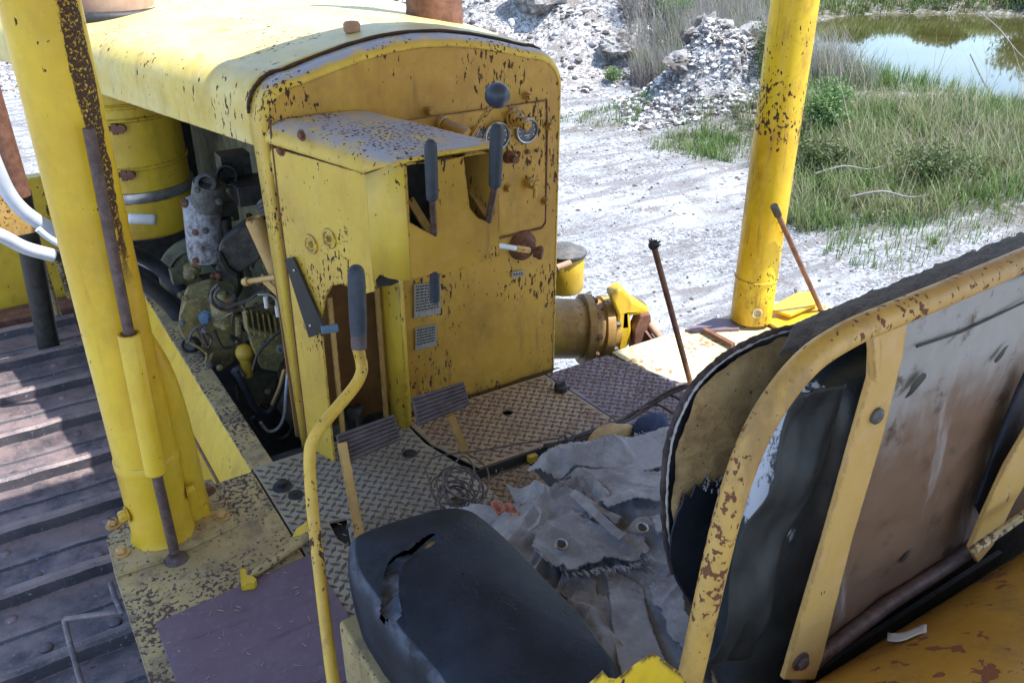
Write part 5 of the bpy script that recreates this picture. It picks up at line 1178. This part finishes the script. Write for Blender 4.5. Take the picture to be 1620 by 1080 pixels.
# named boulders
def boulder(r,d,sx,sy,sz,lb,seed,mat='rock'):
    x,y=rd(r,d); z=float(ground_z(np.array([x]),np.array([y]))[0])
    bm=bmesh.new(); bmesh.ops.create_icosphere(bm,subdivisions=4,radius=1)
    for v in bm.verts:
        p=v.co.copy(); k=1+.45*noise.noise(p*1.3+V(seed,0,0))+.28*noise.noise(p*3.1+V(0,seed,0))+.16*noise.noise(p*8)
        q=p*k; st=.25; q=q*(1-st)+V(*[round(c*2.2)/2.2 for c in q])*st; v.co=V(q.x*sx,q.y*sy,q.z*sz)+V(x,y,z+sz*.35)
    me=bpy.data.meshes.new('boulder'); bm.to_mesh(me); bm.free(); me.polygons.foreach_set('use_smooth',[True]*len(me.polygons)); me.set_sharp_from_angle(angle=R(30))
    return tag(link('boulder',me,M[mat]),lb,'rock',group='boulders on the spoil heap' if r<2.9 else 'pale rocks by the track')
s=NT('rock'); f=s.noise(3,8,.7); c=s.mix(s.ramp(f,.38,.6),(.74,.73,.71),(.24,.20,.17)); c=s.mix(s.ramp(s.noise(16,6,.7),.55,.68),c,(.10,.085,.075)); M['rock']=s.fin(c,.9,s.noise(12,8,.8),1,.15)
boulder(.62,17.6,.62,.42,.38,'large pale boulder with dark hollow beneath, high on the spoil heap behind the hood',3)
boulder(1.9,16.4,.36,.30,.22,'mid-sized pale boulder on the right slope of the spoil heap',11)
boulder(-.15,16.6,.25,.25,.2,'small boulder low on the heap just above the hood edge',17)
boulder(2.45,13.1,.24,.2,.13,'low grey rock at the left foot of the white rock mound',23)
boulder(3.4,13.5,.40,.34,.26,'white crusted rock topping the mound left of the right post',29)
boulder(2.95,13.8,.36,.32,.30,'pale rock tucked behind the white crusted rock',31)
boulder(13.2,24.4,1.1,.5,.25,'flat white rock on the far pond shore at the right',37)
boulder(12.2,25.2,.7,.35,.2,'small flat pale rock on the far pond shore',41)
# ---- grasses
def blades(n,rr,dd,h0,h1,wid,bend,seed,cond=None,patch=.5,zoff=0):
    rg=np.random.RandomState(seed); r=rg.uniform(*rr,n); d=rg.uniform(*dd,n); X,Y=r*CHd+d*SH,d*CHd-r*SH
    k=np.ones(n,bool)
    if cond is not None: k=cond(r,d,X,Y,rg)
    X,Y=X[k],Y[k]; n=len(X)
    # gather into tufts
    tx=vnoise(X,Y,2.4,seed,2)*patch; ty=vnoise(X,Y,2.4,seed+50,2)*patch; X=X+tx; Y=Y+ty
    Z=ground_z(X,Y)+zoff; H=(h0+(h1-h0)*rg.rand(n)**1.4)*(.75+.9*np.clip(vnoise(X,Y,1.1,seed+7,2)+.3,0,1))
    a=rg.rand(n)*6.28; bx,by=np.cos(a),np.sin(a); bl=bend*H*(.3+rg.rand(n)); wx,wy=-by*wid*.5,bx*wid*.5
    # face blades roughly across their bend so they show from any side
    t=[0,.35,.7,1]; wv=[1,.85,.5,.06]; P=[]
    for ti,wi in zip(t,wv):
        cx,cy,cz_=X+bx*bl*ti**2,Y+by*bl*ti**2,Z+H*(ti-.25*bend*ti**2)
        P.append(np.stack([cx-wx*wi,cy-wy*wi,cz_],-1)); P.append(np.stack([cx+wx*wi,cy+wy*wi,cz_],-1))
    v=np.stack(P,1); f=np.array([(0,1,3,2),(2,3,5,4),(4,5,7,6)])
    return v.reshape(-1,3),(f[None]+8*np.arange(n)[:,None,None]).reshape(-1,4)
def grassmat(name,a,b,c,ts=.35):
    s=NT(name); rn=s.n('ShaderNodeNewGeometry').outputs['Random Per Island']; x=s.mix(s.ramp(rn,.0,.7),a,b); x=s.mix(s.ramp(s.noise(1.3,4,.6),.45,.62),x,c)
    s.b.inputs['Transmission Weight'].default_value=0
    m=s.fin(x,.6); tr=s.n('ShaderNodeBsdfTranslucent'); s.l(x,tr.inputs[0]); ad=s.n('ShaderNodeMixShader'); ad.inputs[0].default_value=ts; s.l(s.b.outputs[0],ad.inputs[1]); s.l(tr.outputs[0],ad.inputs[2]); s.l(ad.outputs[0],s.out.inputs[0]); return m
M['reed_green']=grassmat('reed_green',(.08,.14,.035),(.17,.235,.075),(.22,.22,.10))
M['reed_dry']=grassmat('reed_dry',(.42,.37,.26),(.30,.26,.17),(.36,.34,.24))
M['grass_green']=grassmat('grass_green',(.07,.15,.035),(.15,.24,.06),(.19,.23,.09))
M['grass_grey']=grassmat('grass_grey',(.36,.34,.32),(.26,.24,.22),(.24,.25,.18))
def E_(X,Y):
    r,d=tord(X,Y); return np.sqrt(((r-PC[0])/PA)**2+((d-PC[1])/PB)**2)
def edgeline(r,d,X,Y): return d+1.1*vnoise(X,Y,.9,31,3)-.25*(r-3)
def reedzone(r,d,X,Y,g): return (edgeline(r,d,X,Y)>8.3)&(r>2.9+.6*vnoise(X,Y,1.4,32,2)+.12*(d-9)*(d>11))&(E_(X,Y)>1.12)&(d<13.9)
def grass(name,parts,mat,lb=None):
    vs=[];fs=[];o=0
    for v,f in parts: vs.append(v); fs.append(f+o); o+=len(v)
    return quick(name,np.concatenate(vs),np.concatenate(fs),4,M[mat],False,'stuff')
grass('reeds',[blades(72000,(2.6,12),(8,15.5),.10,.42,.010,.6,41,lambda r,d,X,Y,g:reedzone(r,d,X,Y,g)&(vnoise(X,Y,1.7,61,3)+.62>g.rand(len(r))))],'reed_green')
grass('dry_reeds',[blades(12000,(2.6,12),(8,15.5),.15,.55,.007,.8,42,lambda r,d,X,Y,g:reedzone(r,d,X,Y,g)&(vnoise(X,Y,1.1,62,3)+.5>g.rand(len(r)))),blades(260,(3.2,11),(9,15),.8,1.35,.008,.55,44,reedzone)],'reed_dry')
grass('short_grass',[blades(16000,(2.8,9),(8.2,13.8),.08,.30,.012,.7,55,lambda r,d,X,Y,g:reedzone(r,d,X,Y,g)&(vnoise(X,Y,.9,63,2)>.03)),
blades(15000,(1.2,3.9),(10.3,13.0),.03,.20,.010,.5,43,lambda r,d,X,Y,g:(((r-2.6)/.75)**2+((d-11.7)/.85)**2+1.4*vnoise(X,Y,1.9,5,3)<1.3*g.rand(len(r))**1.1)),
  blades(3000,(-.2,2),(11.8,13.2),.04,.12,.010,.5,47,lambda r,d,X,Y,g:vnoise(X,Y,1.2,6,2)>.02),
  blades(9000,(3.0,12),(6.8,9.6),.06,.22,.009,.6,48,lambda r,d,X,Y,g:(edgeline(r,d,X,Y)>7.4)),
  blades(14000,(3.5,8),(14.5,25),.15,.45,.014,.5,49,lambda r,d,X,Y,g:(E_(X,Y)>1.13)&(d>15)&(vnoise(X,Y,.6,7,2)>-.05)),
  blades(9000,(2.6,3.8),(14,17.5),.15,.45,.012,.5,50,lambda r,d,X,Y,g:vnoise(X,Y,.9,8,2)>-.02)],'grass_green')
grass('dry_grass',[blades(34000,(1.6,7.6),(15.2,27),.45,1.05,.011,.45,45,lambda r,d,X,Y,g:(E_(X,Y)>1.22)&(r<6.2)&(r>2.0+.8*vnoise(X,Y,.7,9,2))),blades(2500,(2.2,3.3),(14.4,16),.5,.9,.010,.35,46,lambda r,d,X,Y,g:vnoise(X,Y,1.1,18,2)>0)],'grass_grey')
grass('bank_grass',[blades(30000,(6,24),(26,33),.15,.5,.03,.5,51,lambda r,d,X,Y,g:(E_(X,Y)>1.12))],'reed_green')
# ---- bushes and trees
M['leaf']=grassmat('leaf_dark',(.045,.075,.022),(.085,.12,.035),(.12,.14,.05),.25)
M['leaf_light']=grassmat('leaf_light',(.09,.19,.05),(.17,.27,.09),(.20,.27,.12),.3)
M['bark']=rusty('bark',(.09,.07,.055),(.18,.15,.12),12)
M['twig']=rusty('twig',(.30,.27,.25),(.16,.13,.12),12)
def plant(name,r,d,h,w,nl,ls,mat,lb,cat,group,seed,trunk=True):
    rg=np.random.RandomState(seed); random.seed(seed); x,y=rd(r,d); z=float(ground_z(np.array([x]),np.array([y]))[0])
    t=thing(name,(x,y,z),lb,cat,group)
    mb=MB(); tips=[]
    nb=9 if trunk else 12; th=h*.22 if trunk else .04
    if trunk: mb.tube([(x,y,z-.1),(x+.03*h,y,z+th),(x+.02*h,y+.03*h,z+h*.5)],[h*.035,h*.028,h*.015],8,smooth=3)
    for k in range(nb):
        a=2*math.pi*k/nb+random.random(); u=random.uniform(.35,.95); e_=V(x+math.cos(a)*w*u*.8,y+math.sin(a)*w*u*.8,z+h*random.uniform(.35,.92)); s_=V(x,y,z+th*random.uniform(.5,1.2)); m_=s_.lerp(e_,.5)+V(0,0,.06*h); mb.tube([s_,m_,e_],[h*.014,h*.009,h*.003],6,smooth=3); tips+= [e_,m_.lerp(e_,.5),m_]
    obj('trunk' if trunk else 'stems',mb,M['bark'] if trunk else M['twig'],t)
    tips=np.array([tuple(p) for p in tips]+[(x+rg.uniform(-.5,.5)*w,y+rg.uniform(-.5,.5)*w,z+h*rg.uniform(.3,1)) for _ in range(14)])
    cl=tips[rg.randint(0,len(tips),nl)]; c=cl+rg.normal(0,1,(nl,3))*np.array([w*.17,w*.17,h*.09]); c[:,2]=np.maximum(c[:,2],z+.05)
    n1=rg.normal(0,1,(nl,3)); n1/=np.linalg.norm(n1,axis=1,keepdims=True); n2=np.cross(n1,rg.normal(0,1,(nl,3))); n2/=np.linalg.norm(n2,axis=1,keepdims=True)
    s_=ls*(.6+.8*rg.rand(nl,1)); v=np.stack([c-n1*s_,c+n2*s_*.35,c+n1*s_,c-n2*s_*.35],1).reshape(-1,3); f=np.arange(nl*4).reshape(-1,4)
    me=bpy.data.meshes.new('crown'); me.from_pydata([tuple(q) for q in v],[],[tuple(q) for q in f]); link('crown',me,M[mat],t)
    return t
for i,(r,d,h,w,lb) in enumerate([(8.2,28.6,.7,.9,'dark bushy tree at the left end of the far pond bank'),(10.6,29.4,.5,.9,'tall dark tree second from the left on the far pond bank'),(13.4,28.8,.55,1.1,'broad dark tree in the middle of the far pond bank'),(15.9,27.8,1.4,1.3,'tallest dark tree toward the right of the far pond bank'),(18.0,26.6,2.1,1.6,'dark tree at the right end of the far pond bank'),(21,26,2.8,2.0,'dark tree beyond the right end of the pond')]):
    plant('tree',r,d,h,w,5200,.075,'leaf',lb,'tree','trees on the far pond bank',100+i)
for i,(r,d,h,w,nl,mat,lb) in enumerate([(4.25,11.9,.62,.42,4200,'leaf_light','rounded bright green shrub among the reeds right of the post'),(3.55,11.2,.5,.32,2000,'leaf','small dark shrub at the foot of the white rock mound'),(3.75,12.9,.85,.4,2600,'leaf','dark twiggy bush just behind the right post'),(2.9,17.3,.8,.5,2600,'leaf_light','green bush at the left edge of the dry grass slope'),(3.55,9.9,.42,.40,2600,'leaf','dark low bush beside the right post at the front edge of the reeds'),(4.75,9.6,.40,.55,3200,'leaf','dark spreading bush in the middle of the reed front'),(1.75,15.6,.3,.25,900,'leaf_light','tiny green weed low on the spoil heap')]):
    plant('shrub',r,d,h,w,nl,.026,mat,lb,'shrub','low shrubs around the pond',200+i,False)
# driftwood-like dead sticks in the reeds
random.seed(5)
for (p,q,lb) in (((1345,935/3+0),(1470,308),'thin dead branch lying at the front of the reeds'),((1290,275),(1400,262),'pale dead stick lying under the green shrub'),((1550,20),(1640,110),'thin pale reed stalk leaning over the pond')):
    a=at(p[0],p[1],z=-1.35); b=at(q[0],q[1],z=-1.25); mb=MB(); mb.tube([a,a.lerp(b,.4)+V(0,0,.05),a.lerp(b,.75)+V(0,0,-.02),b],[.014,.012,.009,.004],7,smooth=4); o=obj('dead_stick',mb,M['twig'],None); tag(o,lb,'stick',group='dead sticks in the reeds')
# ================================================================== LIGHT
w=bpy.data.worlds.new('World'); sc.world=w; w.use_nodes=True; nt=w.node_tree; bg=nt.nodes['Background']
sky=nt.nodes.new('ShaderNodeTexSky'); sky.sky_type='NISHITA'; sky.sun_disc=False
SD=V(.365,-.30,1).normalized(); EL=math.asin(SD.z); AZ=math.atan2(SD.x,SD.y)
sky.sun_elevation=EL; sky.sun_rotation=AZ; sky.air_density=1.0; sky.dust_density=.6; sky.ozone_density=1.6
nt.links.new(sky.outputs[0],bg.inputs[0]); bg.inputs[1].default_value=.15
sl=bpy.data.lights.new('sun','SUN'); sl.energy=3.5; sl.angle=R(.55); sl.color=(1,.97,.92); so=bpy.data.objects.new('sun',sl); COL.objects.link(so); so.location=(6,-4,12)
so.rotation_euler=SD.to_track_quat('Z','Y').to_euler()
sc.view_settings.view_transform='Standard'; sc.view_settings.look='None'; sc.view_settings.exposure=EXPO; sc.view_settings.gamma=1
sc.render.engine='CYCLES'; sc.cycles.use_denoising=True; sc.cycles.max_bounces=8
